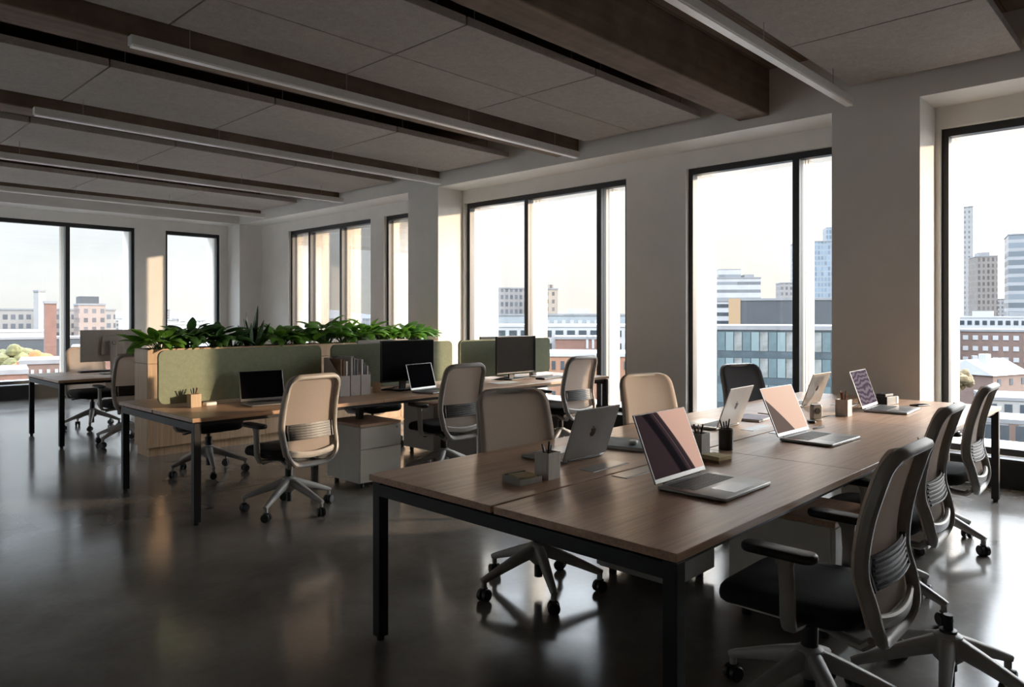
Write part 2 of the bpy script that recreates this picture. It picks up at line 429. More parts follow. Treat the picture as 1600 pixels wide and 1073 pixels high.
# black heater plinths under the windows
def plinth(name, x0, x1, y0, y1, lab):
    o = box(x0, x1, y0, y1, 0, .23).build(name, 'black_metal')
    struct(o, lab, 'baseboard')
    box(x0-.015 if name != 'baseboard_far' else x0, x1, y0 if name != 'baseboard_far' else y0-.015, y1, .23, .25).build('sill_board', 'black_frame', o)
plinth('baseboard_right', 7.20, XW, -3.81, 1.74, 'black plinth under the rightmost window')
plinth('baseboard_middle', 7.20, XW, 2.47, 8.03, 'black plinth under the two middle windows')
plinth('baseboard_corner', 7.20, XW, 8.73, YB, 'black plinth under the windows by the far corner')
plinth('baseboard_far', XL, XB, 14.66, YF, 'black plinth under the far windows')

wn = [0]
def window(op, base, mp, lab, fin=True, flip=False):
    s0, s1, mull = op; wn[0] += 1
    e = bpy.data.objects.new('window_%d' % wn[0], None); COL.objects.link(e); struct(e, lab, 'window')
    def B(mb, a, b, n0, n1, z0, z1):
        x0, x1, y0, y1 = mp(a, b, base+n0, base+n1); mb.box(x0, x1, y0, y1, z0, z1); return mb
    f = MB(); w = .055
    for a, b in ((s0, s0+w), (s1-w, s1)): B(f, a, b, .06, .16, Z0, Z1)
    B(f, s0+w, s1-w, .06, .16, Z0, Z0+w); B(f, s0+w, s1-w, .06, .16, Z1-.07, Z1)
    f.build('window_frame', 'black_frame', e)
    for a, b in ((s0, s0+.03), (s1-.03, s1)):
        B(MB(), a, b, .16, .30, Z0, Z1).build('jamb_trim', 'bronze_metal', e)
    B(MB(), s0+.03, s1-.03, .16, .30, Z1-.04, Z1).build('head_trim', 'black_frame', e)
    B(MB(), s0, s1, .16, .72, Z0, Z0+.03).build('outer_sill', 'bronze_metal', e)
    cuts = [s0+w]+[m for q in mull for m in (q-.035, q+.035)]+[s1-w]
    for q in mull:
        B(MB(), q-.035, q+.035, .05, .16, Z0+w, Z1-.07).build('mullion', 'black_frame', e)
        g = MB(); B(g, q-.03, q+.03, .165, .46, Z0+.03, Z1-.04)
        for k in (.22, .30): B(g, q-.034, q+.034, k, k+.012, Z0+.03, Z1-.04)
        g.build('fin', 'bronze_metal', e)
    for i in range(0, len(cuts), 2):
        B(MB(), cuts[i], cuts[i+1], .105, .113, Z0+w, Z1-.07).build('pane', 'glass', e)
labsR = ['rightmost tall window, right of the wide column', 'two-pane window left of the wide column', 'three-pane window right of the plants', 'narrow window just left of the column behind the plants', 'three-pane window nearest the far corner']
for o, l in zip(WIN_R, labsR): window(o, XW, mapR, l)
labsF = ['far-wall window beyond the left edge of the picture', 'wide window on the far wall at the left', 'single-pane window on the far wall near the corner']
for o, l in zip(WIN_F, labsF): window(o, YF, mapF, l)

for o in WIN_L: window(o, -XL, mapL, 'tall window in the left wall, outside the picture')

# ------------------------------------------------------------------ hung acoustic panels and light strips
rafts = [('row nearest the camera', 1.00, 2.27, [6.72, 5.42, 3.9, 2.4, .9, -.6]), ('front half of the second row', 3.72, 4.56, [6.72, 4.93, 3.44, 2.0, .5, -1.0]),
         ('rear half of the second row', 4.56, 5.23, [6.72, 4.93, 3.44, 2.0, .5, -1.0]), ('third row', 6.46, 7.82, [6.72, 4.92, 3.46, 2.0, .5, -1.0]),
         ('fourth row', 8.95, 10.36, [6.75, 5.1, 3.5, 2.0, .5, -1.0]), ('row nearest the far windows', 11.85, 13.25, [6.78, 5.1, 3.5, 2.0, .5, -1.0])]
ordn = ['first', 'second', 'third', 'fourth', 'fifth', 'sixth']
for nm, y0, y1, xs in rafts:
    for i in range(len(xs)-1):
        x1, x0 = xs[i], xs[i+1]; w, d = x1-x0-.012, y1-y0-.012
        t = thing('acoustic_panel', 'grey acoustic ceiling panel, %s from the windows in the %s' % (ordn[i], nm), 'ceiling panel', ((x0+x1)/2, (y0+y1)/2, 3.48), 0, 'hung acoustic ceiling panels')
        MB().box(-w/2, w/2, -d/2, d/2, 0, .065).build('board', 'acoustic', t, bevel=.004)
        e = MB()
        for sx in (-1, 1):
            for sy in (-1, 1): e.tube([(sx*w*.38, sy*d*.36, .06), (sx*w*.38, sy*d*.36, ZS-3.48+.01)], .004, 5)
        e.build('hanger', 'wire', t)
strips = [(2.20, 'light strip nearest the camera, at the top right'), (5.20, 'long light strip crossing the middle of the ceiling'), (7.62, 'third light strip from the front'), (10.0, 'fourth light strip from the front'), (12.62, 'light strip nearest the far windows')]
for y, lab in strips:
    t = thing('light_strip', 'slim grey unlit ' + lab, 'light', (4.13, y, 3.25), 0, 'hung linear lights')
    L = 2.40
    MB().box(-L, L, -.035, .035, .012, .075).build('housing', 'strip_metal', t, bevel=.003)
    MB().box(-L+.01, L-.01, -.028, .028, 0, .0125).build('diffuser', 'diffuser', t)
    for x in (-2.0, -.7, .7, 2.0):
        MB().tube([(x, 0, .07), (x, 0, ZS-3.25+.01)], .003, 5).build('suspension_wire', 'wire', t)

# ------------------------------------------------------------------ bench desks
def bench(loc, W, label, name='bench_desk', wood_='desk_wood', L=4.8, flaps=True):
    t = thing(name, label, 'desk', loc)
    h = W/2
    for side in (0, 1):
        y0, y1 = (0, h-.008) if side == 0 else (h+.008, W)
        for k in range(3):
            MB().box(k*1.6+.001, (k+1)*1.6-.001, y0, y1, .712, .74).build('desktop', wood_, t, bevel=.002)
    f = MB()
    for y in (.03, W-.07): f.box(.05, L-.05, y, y+.04, .684, .711)
    for x in (.015, L-.06): f.box(x, x+.045, .05, W-.05, .648, .70)
    for x in (1.6, 3.2): f.box(x-.03, x+.03, .06, W-.06, .66, .70)
    f.box(.06, L-.06, h-.06, h+.06, .70, .712)
    f.build('frame', 'black_metal', t, bevel=.002)
    for x in (.015, L-.06):
        for y in (.008, W-.058):
            g = MB().box(x, x+.05, y, y+.05, .02, .705); g.lathe([(.018, 0), (.018, .022)], 10, (x+.025, y+.025, 0))
            g.build('leg', 'black_metal', t, bevel=.003)
    for x in (1.6, 3.2):
        for y in (.33, W-.38):
            MB().box(x-.025, x+.025, y, y+.05, 0, .66).build('leg', 'black_metal', t)
    if flaps:
        for k in range(3):
            for y0 in (h-.105, h+.09-.015):
                x0 = k*1.6+.72
                fl = MB().box(x0, x0+.28, y0, y0+.085, .7395, .7425).build('power_flap', 'laptop_grey', t, bevel=.001)
                MB().box(x0+.006, x0+.274, y0+.004, y0+.009, .7424, .743).build('flap_gap', 'black_plastic', fl)
    return t
DESK = .74
bench((1.89, 1.13, 0), 1.56, 'long double wooden bench desk on black legs in the foreground, covered in laptops')
bench((2.06, 4.99, 0), 1.45, 'long double wooden bench desk with green felt screens in the middle of the room')
bench((2.26, 8.95, 0), 1.30, 'double bench desk behind the planter by the far windows', flaps=False)

# felt screens
for x0, x1, lab in ((2.10, 3.50, 'leftmost green felt desk screen, behind the open black laptop and wooden pen cup'), (3.60, 5.06, 'middle green felt desk screen, behind the file boxes and black monitor'), (5.16, 6.63, 'rightmost green felt desk screen, nearest the windows')):
    w = x1-x0
    t = thing('desk_screen', lab, 'desk screen', ((x0+x1)/2, 5.715, DESK), 0, 'green felt desk screens')
    pts = []
    for cx, cz, a0 in ((w/2-.05, .44-.05, 0), (-w/2+.05, .44-.05, 90), (-w/2+.05, .05+.03, 180), (w/2-.05, .05+.03, 270)):
        pts += [(cx+.05*math.cos(R(a0+k*18)), cz+.05*math.sin(R(a0+k*18))) for k in range(6)]
    MB().prism(pts, -.014, .014, 'y').build('felt_panel', 'felt', t, bevel=.005)
    for x in (-w*.3, w*.3):
        MB().box(x-.035, x+.035, -.03, .03, .0005, .032).build('clamp', 'light_plastic', t, bevel=.003)

# ------------------------------------------------------------------ planter cabinet and plants
pl = thing('planter_cabinet', 'long light-wood planter cabinet filled with leafy plants between the desks', 'planter', (2.75, 7.75, 0))
PW, PD = 3.85, .37
MB().box(0.02, PW-.02, .03, PD-.03, 0, .09).build('plinth', 'planter_wood', pl)
MB().box(0, PW, .018, PD-.018, .09, .95).build('body', 'planter_wood', pl, bevel=.002)
for y0, y1 in ((0, .0175), (PD-.0175, PD)):
    for k in range(6):
        w = PW/6; MB().box(k*w+.002, (k+1)*w-.002, y0, y1, .092, .945).build('door', 'planter_wood', pl, bevel=.0015)
g = MB(); g.box(0, PW, 0, .022, .953, 1.10); g.box(0, PW, PD-.022, PD, .953, 1.10); g.box(0, .022, .022, PD-.022, .953, 1.10); g.box(PW-.022, PW, .022, PD-.022, .953, 1.10)
g.build('trough', 'planter_wood', pl, bevel=.0015)
MB().box(.023, PW-.023, .023, PD-.023, .951, 1.065).build('soil', 'soil', pl)

def leaf(mb, b, az, L, W, up, droop, roll=0):
    """pointed folded leaf blade along a drooping arc"""
    b = Vector(b); h = Vector((math.cos(az), math.sin(az), 0)); s = Vector((-math.sin(az), math.cos(az), 0)); n = 8
    vs = []; p = b.copy()
    for i in range(n+1):
        u = i/n; e = up-droop*u
        d = h*math.cos(e)+Vector((0, 0, 1))*math.sin(e)
        if i: p = p+d*(L/n)
        w = W*.5*(math.sin(PI*min(1, u**.72*.98+.02)))**.75*(1 if u < 1 else 0)
        nn = s.cross(d); sd = s*math.cos(roll)+nn*math.sin(roll)
        fold = -s.cross(d)*w*.35
        vs += [p-sd*w-fold, p, p+sd*w-fold]
    fs = []
    for i in range(n):
        a = i*3; fs += [(a, a+3, a+4, a+1), (a+1, a+4, a+5, a+2)]
    mb.add(vs, fs)
def lily(x, y, H, n, label, mat='leaf_green', spread=1.0):
    n = int(n*1.5)
    t = thing('leafy_plant', label, 'plant', (x, y, 1.06), 0, 'leafy plants in the planter')
    fo, st = MB(), MB()
    for k in range(n):
        az = k*2.4+random.uniform(-.4, .4); q = math.sqrt((k+.6)/n)
        L = random.uniform(.16, .29)*(.9+H); W = L*random.uniform(.40, .56)
        sl = max(.05, H*(1.4-q*.8))*random.uniform(.65, 1.1)+.04
        r = (.02+.11*q)*spread
        base = Vector((math.cos(az)*r*.25, math.sin(az)*r*.25, 0))
        tip = base+Vector((math.cos(az)*r, math.sin(az)*r*.8, sl))
        mid = (base+tip)/2+Vector((0, 0, .02))
        st.tube([base, mid, tip], [.004, .0035, .003], 5)
        leaf(fo, tip, az, L, W, random.uniform(.75, 1.4)-.5*q, random.uniform(.8, 1.7), random.uniform(-.4, .4))
    st.build('stem', 'stem_green', t); fo.build('foliage', mat, t, smooth=60)
lily(2.93, 7.90, .10, 34, 'broad-leaved plant at the left end of the planter, leaning over the edge', spread=1.25)
lily(3.26, 7.95, .17, 30, 'dark tall leafy plant second from the left in the planter', 'leaf_dark')
lily(3.52, 7.90, .14, 28, 'dark leafy plant third from the left in the planter', 'leaf_dark', 1.2)
lily(3.76, 7.99, .08, 18, 'low dark plant just left of the upright snake plant', 'leaf_dark')
lily(4.32, 7.94, .13, 30, 'leafy plant just right of the upright snake plant', spread=1.2)
lily(4.58, 7.98, .11, 28, 'low leafy plant second to the right of the snake plant')
lily(4.90, 7.90, .20, 32, 'tallest leafy plant in the middle of the planter', spread=1.15)
lily(5.22, 7.96, .13, 28, 'leafy plant right of the tallest one in the planter')
lily(5.50, 7.92, .17, 28, 'leafy plant above the gap left of the black monitor')
lily(5.80, 7.95, .13, 28, 'bright leafy plant third from the right end of the planter')
lily(6.12, 7.92, .13, 30, 'bright leafy plant second from the right end of the planter', spread=1.15)
lily(6.38, 7.95, .12, 30, 'bright leafy plant at the right end of the planter', spread=1.1)
sp = thing('snake_plant', 'upright snake plant with sword-shaped leaves among the leafy plants', 'plant', (3.93, 7.86, 1.06))
for k in range(15):
    g = MB(); az = k*2.4; r = .02+.012*k**.8
    H = [.50, .42, .38, .37, .35, .33, .34, .30, .29, .28, .33, .27, .25, .30, .28][k]
    b = Vector((math.cos(az)*r*.6, math.sin(az)*r*.5, 0)); lean = Vector((math.cos(az)*r*.9, math.sin(az)*r*.6, H))
    n = 7; vs = []
    s = Vector((math.cos(az*1.7), math.sin(az*1.7), 0)); nn = s.cross(Vector((0, 0, 1)))
    for i in range(n+1):
        u = i/n; w = .030*(.7+.9*u-1.6*u**3) if u < 1 else .0008
        p = b+lean*u+Vector((math.cos(az), math.sin(az), 0))*.03*u*u
        vs += [p-s*w+nn*.006, p, p+s*w+nn*.006]
    fs = []
    for i in range(n):
        q = i*3; fs += [(q, q+3, q+4, q+1), (q+1, q+4, q+5, q+2)]
    g.add(vs, fs).build('leaf', 'snake_leaf', sp, smooth=60)

# ------------------------------------------------------------------ task chair
def lerp_tab(tab, z):
    """smooth (Catmull-Rom) curve through a table of (z, value)"""
    n = len(tab)
    if z <= tab[0][0]: return tab[0][1]
    for i in range(n-1):
        if z <= tab[i+1][0]:
            z0, v1 = tab[i]; z1, v2 = tab[i+1]; h = z1-z0; u = (z-z0)/h
            m1 = (v2-tab[i-1][1])/(z1-tab[i-1][0])*h if i else v2-v1
            m2 = (tab[i+2][1]-v1)/(tab[i+2][0]-z0)*h if i+2 < n else v2-v1
            return (2*u**3-3*u*u+1)*v1+(u**3-2*u*u+u)*m1+(-2*u**3+3*u*u)*v2+(u**3-u*u)*m2
    return tab[-1][1]
PROF = [(.35, -.235), (.43, -.282), (.52, -.272), (.63, -.244), (.78, -.258), (.92, -.296), (1.03, -.335)]
WID = [(.35, .205), (.48, .226), (.62, .236), (.80, .232), (1.03, .220)]
ZT, ZL = 1.03, .365
def half_w(z, rt=.075, rb=.11, ins=0):
    w = lerp_tab(WID, z)-ins
    if z > ZT-ins-rt: q = (z-(ZT-ins-rt))/rt; w = w-rt+rt*math.sqrt(max(0, 1-q*q))
    if z < ZL+ins+rb: q = ((ZL+ins+rb)-z)/rb; w = w-rb+rb*math.sqrt(max(0, 1-q*q))
    return w
def make_chair():
    t = thing('task_chair', '-', 'chair', (0, 0, 0), 0, 'mesh-backed task chairs')
    MB().lathe([(.03, .14), (.052, .16), (.056, .20), (.048, .245), (.03, .255)], 20).build('base_hub', 'base_grey', t, smooth=40)
    for k in range(5):
        a = R(90+72*k+36); d = Vector((math.cos(a), math.sin(a), 0))
        pts = [d*.03+Vector((0, 0, .212)), d*.12+Vector((0, 0, .182)), d*.22+Vector((0, 0, .145)), d*.315+Vector((0, 0, .108)), d*.336+Vector((0, 0, .10))]
        g = MB().bar(pts, [.056, .048, .040, .032, .028], [.066, .055, .043, .032, .026], (0, 0, 1), ch=.22)
        g.tube([d*.322+Vector((0, 0, .10)), d*.322+Vector((0, 0, .066))], .014, 10)
        lg = g.build('base_leg', 'base_grey', t, smooth=50)
        c = MB(); m = Matrix.Translation(d*.322)@Matrix.Rotation(a+R(40+55*k), 4, 'Z')
        for sx in (-1, 1):
            mm = m@Matrix.Translation((0, sx*.017, .031))@Matrix.Rotation(PI/2, 4, 'X')
            c.lathe([(.010, -.013), (.026, -.013), (.031, -.008), (.031, .008), (.026, .013), (.010, .013)], 16, mat=mm)
        c.box(-.016, .022, -.006, .006, .028, .066, mat=m)
        c.build('caster', 'black_plastic', t, smooth=40)
    MB().lathe([(.022, .07), (.022, .14), (.030, .145), (.030, .33), (.017, .333), (.017, .40)], 18).build('gas_cylinder', 'black_plastic', t, smooth=40)
    g = MB().box(-.09, .09, -.13, .11, .375, .425)
    g.bar([(.08, .02, .395), (.20, .05, .39), (.25, .06, .385)], [.018, .022, .04], .012, (0, 0, 1))
    g.bar([(-.08, -.02, .395), (-.19, -.01, .385), (-.225, -.01, .38)], [.018, .02, .034], .012, (0, 0, 1))
    g.build('tilt_mechanism', 'black_plastic', t, bevel=.008)
    s = MB().slab(.50, .50, .42, .495, .11, .034, 0, .02, dome=.006)
    s.v = [(x, y, z-.028*max(0, (y-.12)/.15)**2) for x, y, z in s.v]
    s.build('seat', 'black_fabric', t, smooth=50)
    # back frame: closed loop following the S profile
    zs = [ZL+(ZT-ZL)*(.5-.5*math.cos(PI*i/44)) for i in range(45)]
    I = .017
    loop = [(-half_w(z, ins=I), z) for z in zs]+[(half_w(z, ins=I), z) for z in reversed(zs)]
    def fix(z): return min(max(z, ZL+I), ZT-I)
    pts = []
    for x, z in loop:
        z = fix(z); pts.append((x, lerp_tab(PROF, z)-.006-.022*max(0, 1-(x/.2)**2), z))
    clean = []
    for p in pts:
        if not clean or (Vector(p)-Vector(clean[-1])).length > .004: clean.append(p)
    ref = []
    for p in clean:
        dz = .01; dy = lerp_tab(PROF, p[2]+dz)-lerp_tab(PROF, p[2]-dz)
        ref.append((0, 2*dz, -dy))
    bf = MB().bar(clean, .034, .042, ref, closed=True, ch=.3).build('back_frame', 'grey_plastic', t, smooth=45)
    rail = []
    for i in range(13):
        x = -.185+.37*i/12; z = .455+.022*(x/.185)**2; rail.append((x, lerp_tab(PROF, z)-.018*(1-(x/.185)**2), z))
    MB().bar(rail, .045, .022, (0, 1, .1), ch=.3).build('back_rail', 'light_plastic', t, smooth=45)
    h = MB()
    for sx in (-1, 1):
        h.bar([(sx*.165, -.262, .40), (sx*.155, -.235, .374), (sx*.13, -.17, .372), (sx*.10, -.08, .385), (sx*.07, -.02, .395)], .034, .03, (0, 0, 1), ch=.3)
    h.build('back_bracket', 'grey_plastic', t, smooth=45)
    # mesh sheet: in front of the frame, out to its edge
    m = MB(); rows = 30; cols_ = 12; vs = []
    for i in range(rows+1):
        z = .455+(ZT-.004-.455)*math.sin(PI/2*i/rows)
        w = half_w(z, ins=.003)
        for j in range(cols_+1):
            q = -1+2*j/cols_
            vs.append((q*w, lerp_tab(PROF, z)+.020-.028*(1-q*q)*min(1, (z-.40)/.2), z))
    k = cols_+1
    fs = [(i*k+j, i*k+j+1, (i+1)*k+j+1, (i+1)*k+j) for i in range(rows) for j in range(cols_)]
    ms = m.add(vs, fs).build('back_mesh', 'chair_mesh', t, smooth=60)
    so = ms.modifiers.new('thick', 'SOLIDIFY'); so.thickness = .003
    # lumbar support
    lu = MB()
    for i in range(6):
        z = .575+.018*i; pp = []
        for j in range(9):
            x = -.165+.33*j/8; pp.append((x, lerp_tab(PROF, z)-.026-.014*(1-(x/.165)**2), z-.004*(1-(x/.165)**2)))
        lu.tube(pp, .0042, 6)
    lo = lu.build('lumbar_support', 'rib_metal', t, smooth=60)
    pd = []
    for z in (.565, .675):
        pd.append([(-.172+.344*j/8, lerp_tab(PROF, z)-.016-.016*(1-((-.172+.344*j/8)/.172)**2), z) for j in range(9)])
    b = MB().add(pd[0]+pd[1], [(j, j+1, j+10, j+9) for j in range(8)]).build('lumbar_pad', 'black_plastic', lo)
    so = b.modifiers.new('thick', 'SOLIDIFY'); so.thickness = .006
    for sx in (-1, 1):
        MB().bar([(sx*.185, lerp_tab(PROF, .56)-.012, .565), (sx*.188, lerp_tab(PROF, .63)-.012, .63), (sx*.185, lerp_tab(PROF, .68)-.012, .675)], .014, .02, (0, 1, 0)).build('lumbar_clip', 'black_plastic', lo)
    for sx in (-1, 1):
        g = MB().bar([(sx*.10, -.03, .405), (sx*.20, -.035, .40), (sx*.262, -.035, .408), (sx*.285, -.04, .445), (sx*.290, -.04, .54), (sx*.290, -.035, .62), (sx*.288, -.03, .655)],
                     [.05, .05, .05, .052, .05, .05, .075], [.022, .022, .026, .03, .028, .026, .03], [(0, 0, 1), (0, 0, 1), (sx*-.4, 0, 1), (sx*-1, 0, .3), (sx*-1, 0, 0), (sx*-1, 0, 0), (sx*-1, 0, 0)], ch=.3)
        ar = g.build('arm_support', 'grey_plastic', t, smooth=45)
        p_ = MB().slab(.082, .255,   .648, .678, .038, .012, sx*.288, -.01)
        p_.build('arm_pad', 'black_plastic', ar, smooth=50)
    return t
proto = make_chair()
used = [0]
def chair(x, y, yaw, label, spin=0, dark=False):
    t = proto if not used[0] else copy_tree(proto)
    used[0] += 1
    t.location = (x, y, 0); t.rotation_euler = (0, 0, R(yaw)); t['label'] = label
    for c in t.children:
        n = c.name.split('.')[0]
        if spin and n in ('base_hub', 'base_leg', 'caster'): c.rotation_euler = (0, 0, R(spin))
    return t
BACKMESH = {}
# near side of the middle bench (backs to the camera)
chair(2.74, 4.91, 4, 'sunlit grey mesh task chair, back turned to us, left of the cream drawer unit', 10)
chair(4.29, 4.95, -4, 'grey mesh task chair facing the laptop beside the black monitor on the middle bench', 24)
chair(5.93, 4.95, -4, 'grey mesh task chair at the window end of the middle bench', 5)
# far side of the middle bench
chair(2.88, 6.62, 180, 'black-seated task chair hidden behind the leftmost felt screen, only seat and base showing', 20)
chair(4.70, 6.62, 180, 'task chair tucked behind the middle bench, seat showing above the drawer unit', 0)
chair(6.50, 6.62, 180, 'task chair tucked behind the middle bench near the windows', 30)
# foreground bench, window side, facing us
chair(2.86, 2.54, 160, 'beige-backed task chair facing us behind the nearest grey laptop', 21)
chair(4.29, 2.58, 161, 'sunlit beige-backed task chair facing us left of the two-pane window', 0)
ch6 = chair(5.75, 2.58, 161, 'dark grey-backed task chair facing us in front of the two-pane window', 0)
# foreground bench, right side
chair(2.64, 1.03, 0, 'large task chair in the right foreground, seen from the side with its black seat', 28)
chair(3.89, 1.19, 2, 'second task chair back from the right foreground, between two others', -12)
chair(5.18, 1.27, 2, 'farthest task chair on the right, beside the rightmost window', -14)
# far bench
chair(2.99, 10.32, 180, 'task chair by the far window, facing us behind the back of the monitor', 15)
chair(2.90, 8.80, 0, 'task chair partly hidden by the left end of the planter', 8)
# bare swivel base at the bottom right corner
sb = thing('chair_base', 'bare five-armed swivel chair base without a seat, at the bottom right corner', 'chair base', (3.11, .694, 0), R(-8))
for c in list(proto.children):
    if c.name.split('.')[0] in ('base_hub', 'base_leg', 'caster', 'gas_cylinder'):
        k = c.copy(); COL.objects.link(k); k.parent = sb; k.rotation_euler = (0, 0, 0)
        if c.name.startswith('gas'): k.scale = (1, 1, .8)
for c in ch6.children:
    if c.name.split('.')[0] == 'back_mesh':
        c.data = c.data.copy(); c.data.materials[0] = M['chair_mesh_dark']

# ------------------------------------------------------------------ drawer pedestals
def pedestal(x, y, rz, label, mat='cream_metal', w=.42, d=.50):
    t = thing('drawer_pedestal', label, 'drawer unit', (x, y, 0), rz, 'drawer units under the desks')
    MB().box(0, w, .02, d, .05, .515).build('cabinet', mat, t, bevel=.003)
    MB().box(-.001, w+.001, 0, d, .517, .54).build('top', 'desk_wood', t, bevel=.002)
    for z0, z1 in ((.335, .512), (.055, .329)):
        MB().box(.002, w-.002, 0, .0185, z0, z1).build('drawer', mat, t, bevel=.002)
    MB().lathe([(.011, 0), (.011, .004), (.006, .005)], 12, mat=Matrix.Translation((w-.045, -.0002, .487))@Matrix.Rotation(PI/2, 4, 'X')).build('lock', 'pen_steel', t)
    for px in (.06, w-.06):
        for py in (.07, d-.06):
            MB().lathe([(.012, 0), (.022, .004), (.022, .036), (.012, .05)], 12, (px, py, 0)).build('caster', 'black_plastic', t)
    return t
pedestal(3.45, 5.03, 0, 'cream two-drawer unit with a wooden top between the first two chairs of the middle bench')
pedestal(4.80, 5.06, 0, 'grey drawer unit behind the second chair of the middle bench', 'grey_cabinet')
pedestal(5.22, 6.20, PI, 'grey drawer unit on the far side under the middle bench', 'grey_cabinet')
pedestal(3.26, 1.16, 0, 'pale drawer unit with a wooden top beside the large right foreground chair')
pedestal(4.82, 1.18, 0, 'pale drawer unit behind the second chair on the right')
pedestal(3.68, 2.46, PI, 'grey drawer unit under the window side of the foreground bench', 'grey_cabinet')

# ------------------------------------------------------------------ laptops
def apple_pts(s):
    """fruit-shaped emblem outline with a bite, plus a separate leaf"""
    body = []
    ctl = [(0, .36), (.12, .42), (.26, .43), (.37, .36), (.31, .27), (.27, .14), (.30, .0), (.40, -.08), (.36, -.22), (.25, -.39), (.14, -.46), (0, -.42), (-.14, -.46), (-.27, -.38), (-.39, -.18), (-.43, .05), (-.40, .24), (-.29, .39), (-.14, .42)]
    n = len(ctl)
    for i in range(n):
        p0, p1, p2, p3 = ctl[i-1], ctl[i], ctl[(i+1) % n], ctl[(i+2) % n]
        for u in (0, .5):
            body.append(tuple(s*.5*((2*p1[k])+(-p0[k]+p2[k])*u+(2*p0[k]-5*p1[k]+4*p2[k]-p3[k])*u*u+(-p0[k]+3*p1[k]-3*p2[k]+p3[k])*u**3) for k in (0, 1)))
    leaf_ = [(s*x, s*y) for x, y in ((0, .46), (.02, .56), (.09, .65), (.19, .69), (.18, .59), (.11, .5))]
    return body, leaf_
def laptop(x, y, rz, tilt, label, mat, screen, W=.34, D=.24, logo=False):
    """(x,y) = middle of the hinge; the user sits towards local -y"""
    t = thing('laptop', label, 'laptop', (x, y, DESK+.0005), R(rz), 'open laptops on the desks')
    bs = MB().slab(W, D, .002, .016, .014, .004, 0, -D/2, nc=4).build('base', mat, t, smooth=50)
    kb = MB(); kw, kd = W*.80, D*.42; nx, ny = 14, 5
    for j in range(ny):
        for i in range(nx):
            x0 = -kw/2+kw*i/nx; y0 = -D*.09-kd*(j+1)/ny
            kb.box(x0+.0012, x0+kw/nx-.0012, y0+.0015, y0+kd/ny-.0015, .016, .0172)
    MB().box(-kw/2-.003, kw/2+.003, -D*.09-kd-.002, -D*.09+.002, .0158, .0163).build('keyboard_well', 'trackpad_grey', bs)
    kb.build('keyboard', 'key_black', bs)
    MB().box(-W*.2, W*.2, -D*.93, -D*.58, .0158, .0164).build('trackpad', 'trackpad_grey', bs)
    MB().tube([(-W*.36, .0, .014), (W*.36, .0, .014)], .0055, 8).build('hinge', 'black_plastic', bs)
    H = D*1.0
    lid = MB().box(-W/2, W/2, 0, .007, .006, H)
    lo = lid.build('lid', mat, t, loc=(0, 0, .014), rot=(R(-tilt), 0, 0), bevel=.003)
    sw, sh = W-.016, H-.03
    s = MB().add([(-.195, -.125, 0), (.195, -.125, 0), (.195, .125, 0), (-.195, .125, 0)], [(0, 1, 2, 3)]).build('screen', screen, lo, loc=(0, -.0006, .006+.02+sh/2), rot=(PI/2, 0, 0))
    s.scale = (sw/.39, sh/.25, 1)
    if logo:
        body, lf = apple_pts(.048)
        g = MB(); g.prism([(a, b) for a, b in body], .0068, .0082, 'y'); g.prism(lf, .0068, .0082, 'y')
        g.build('emblem', 'logo_dark', lo, loc=(0, 0, H*.52))
    return t
# right-hand row (screens towards the right)
laptop(2.725, 1.60, 0, 22, 'large open laptop with a pink and dark screen, nearest on the foreground bench', 'laptop_grey', 'screen_reflection_pink', .41, .30)
laptop(4.19, 1.72, -2, 23, 'open laptop with a peach screen, middle of the right-hand row', 'laptop_grey', 'screen_reflection_peach', .41, .295)
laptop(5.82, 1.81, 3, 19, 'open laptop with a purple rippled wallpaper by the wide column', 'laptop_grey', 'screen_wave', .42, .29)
# left-hand row (backs of the lids towards us)
laptop(2.80, 2.19, 180, 20, 'dark grey laptop seen from behind, nearest in the window-side row', 'laptop_grey', 'screen_off', .34, .27, True)
laptop(4.24, 2.165, 182, 20, 'pale sunlit laptop seen from behind, middle of the window-side row', 'laptop_silver', 'screen_off', .34, .265, True)
laptop(5.70, 2.22, 180, 20, 'pale laptop seen from behind, farthest in the window-side row', 'laptop_silver', 'screen_off', .36, .265, True)
# middle bench
laptop(2.84, 5.50, -8, 14, 'open black-screened laptop in front of the leftmost felt screen', 'laptop_grey', 'screen_off', .36, .25)
laptop(4.31, 5.25, 10, 16, 'open laptop standing right in front of the left black monitor', 'laptop_grey', 'screen_off', .36, .25)

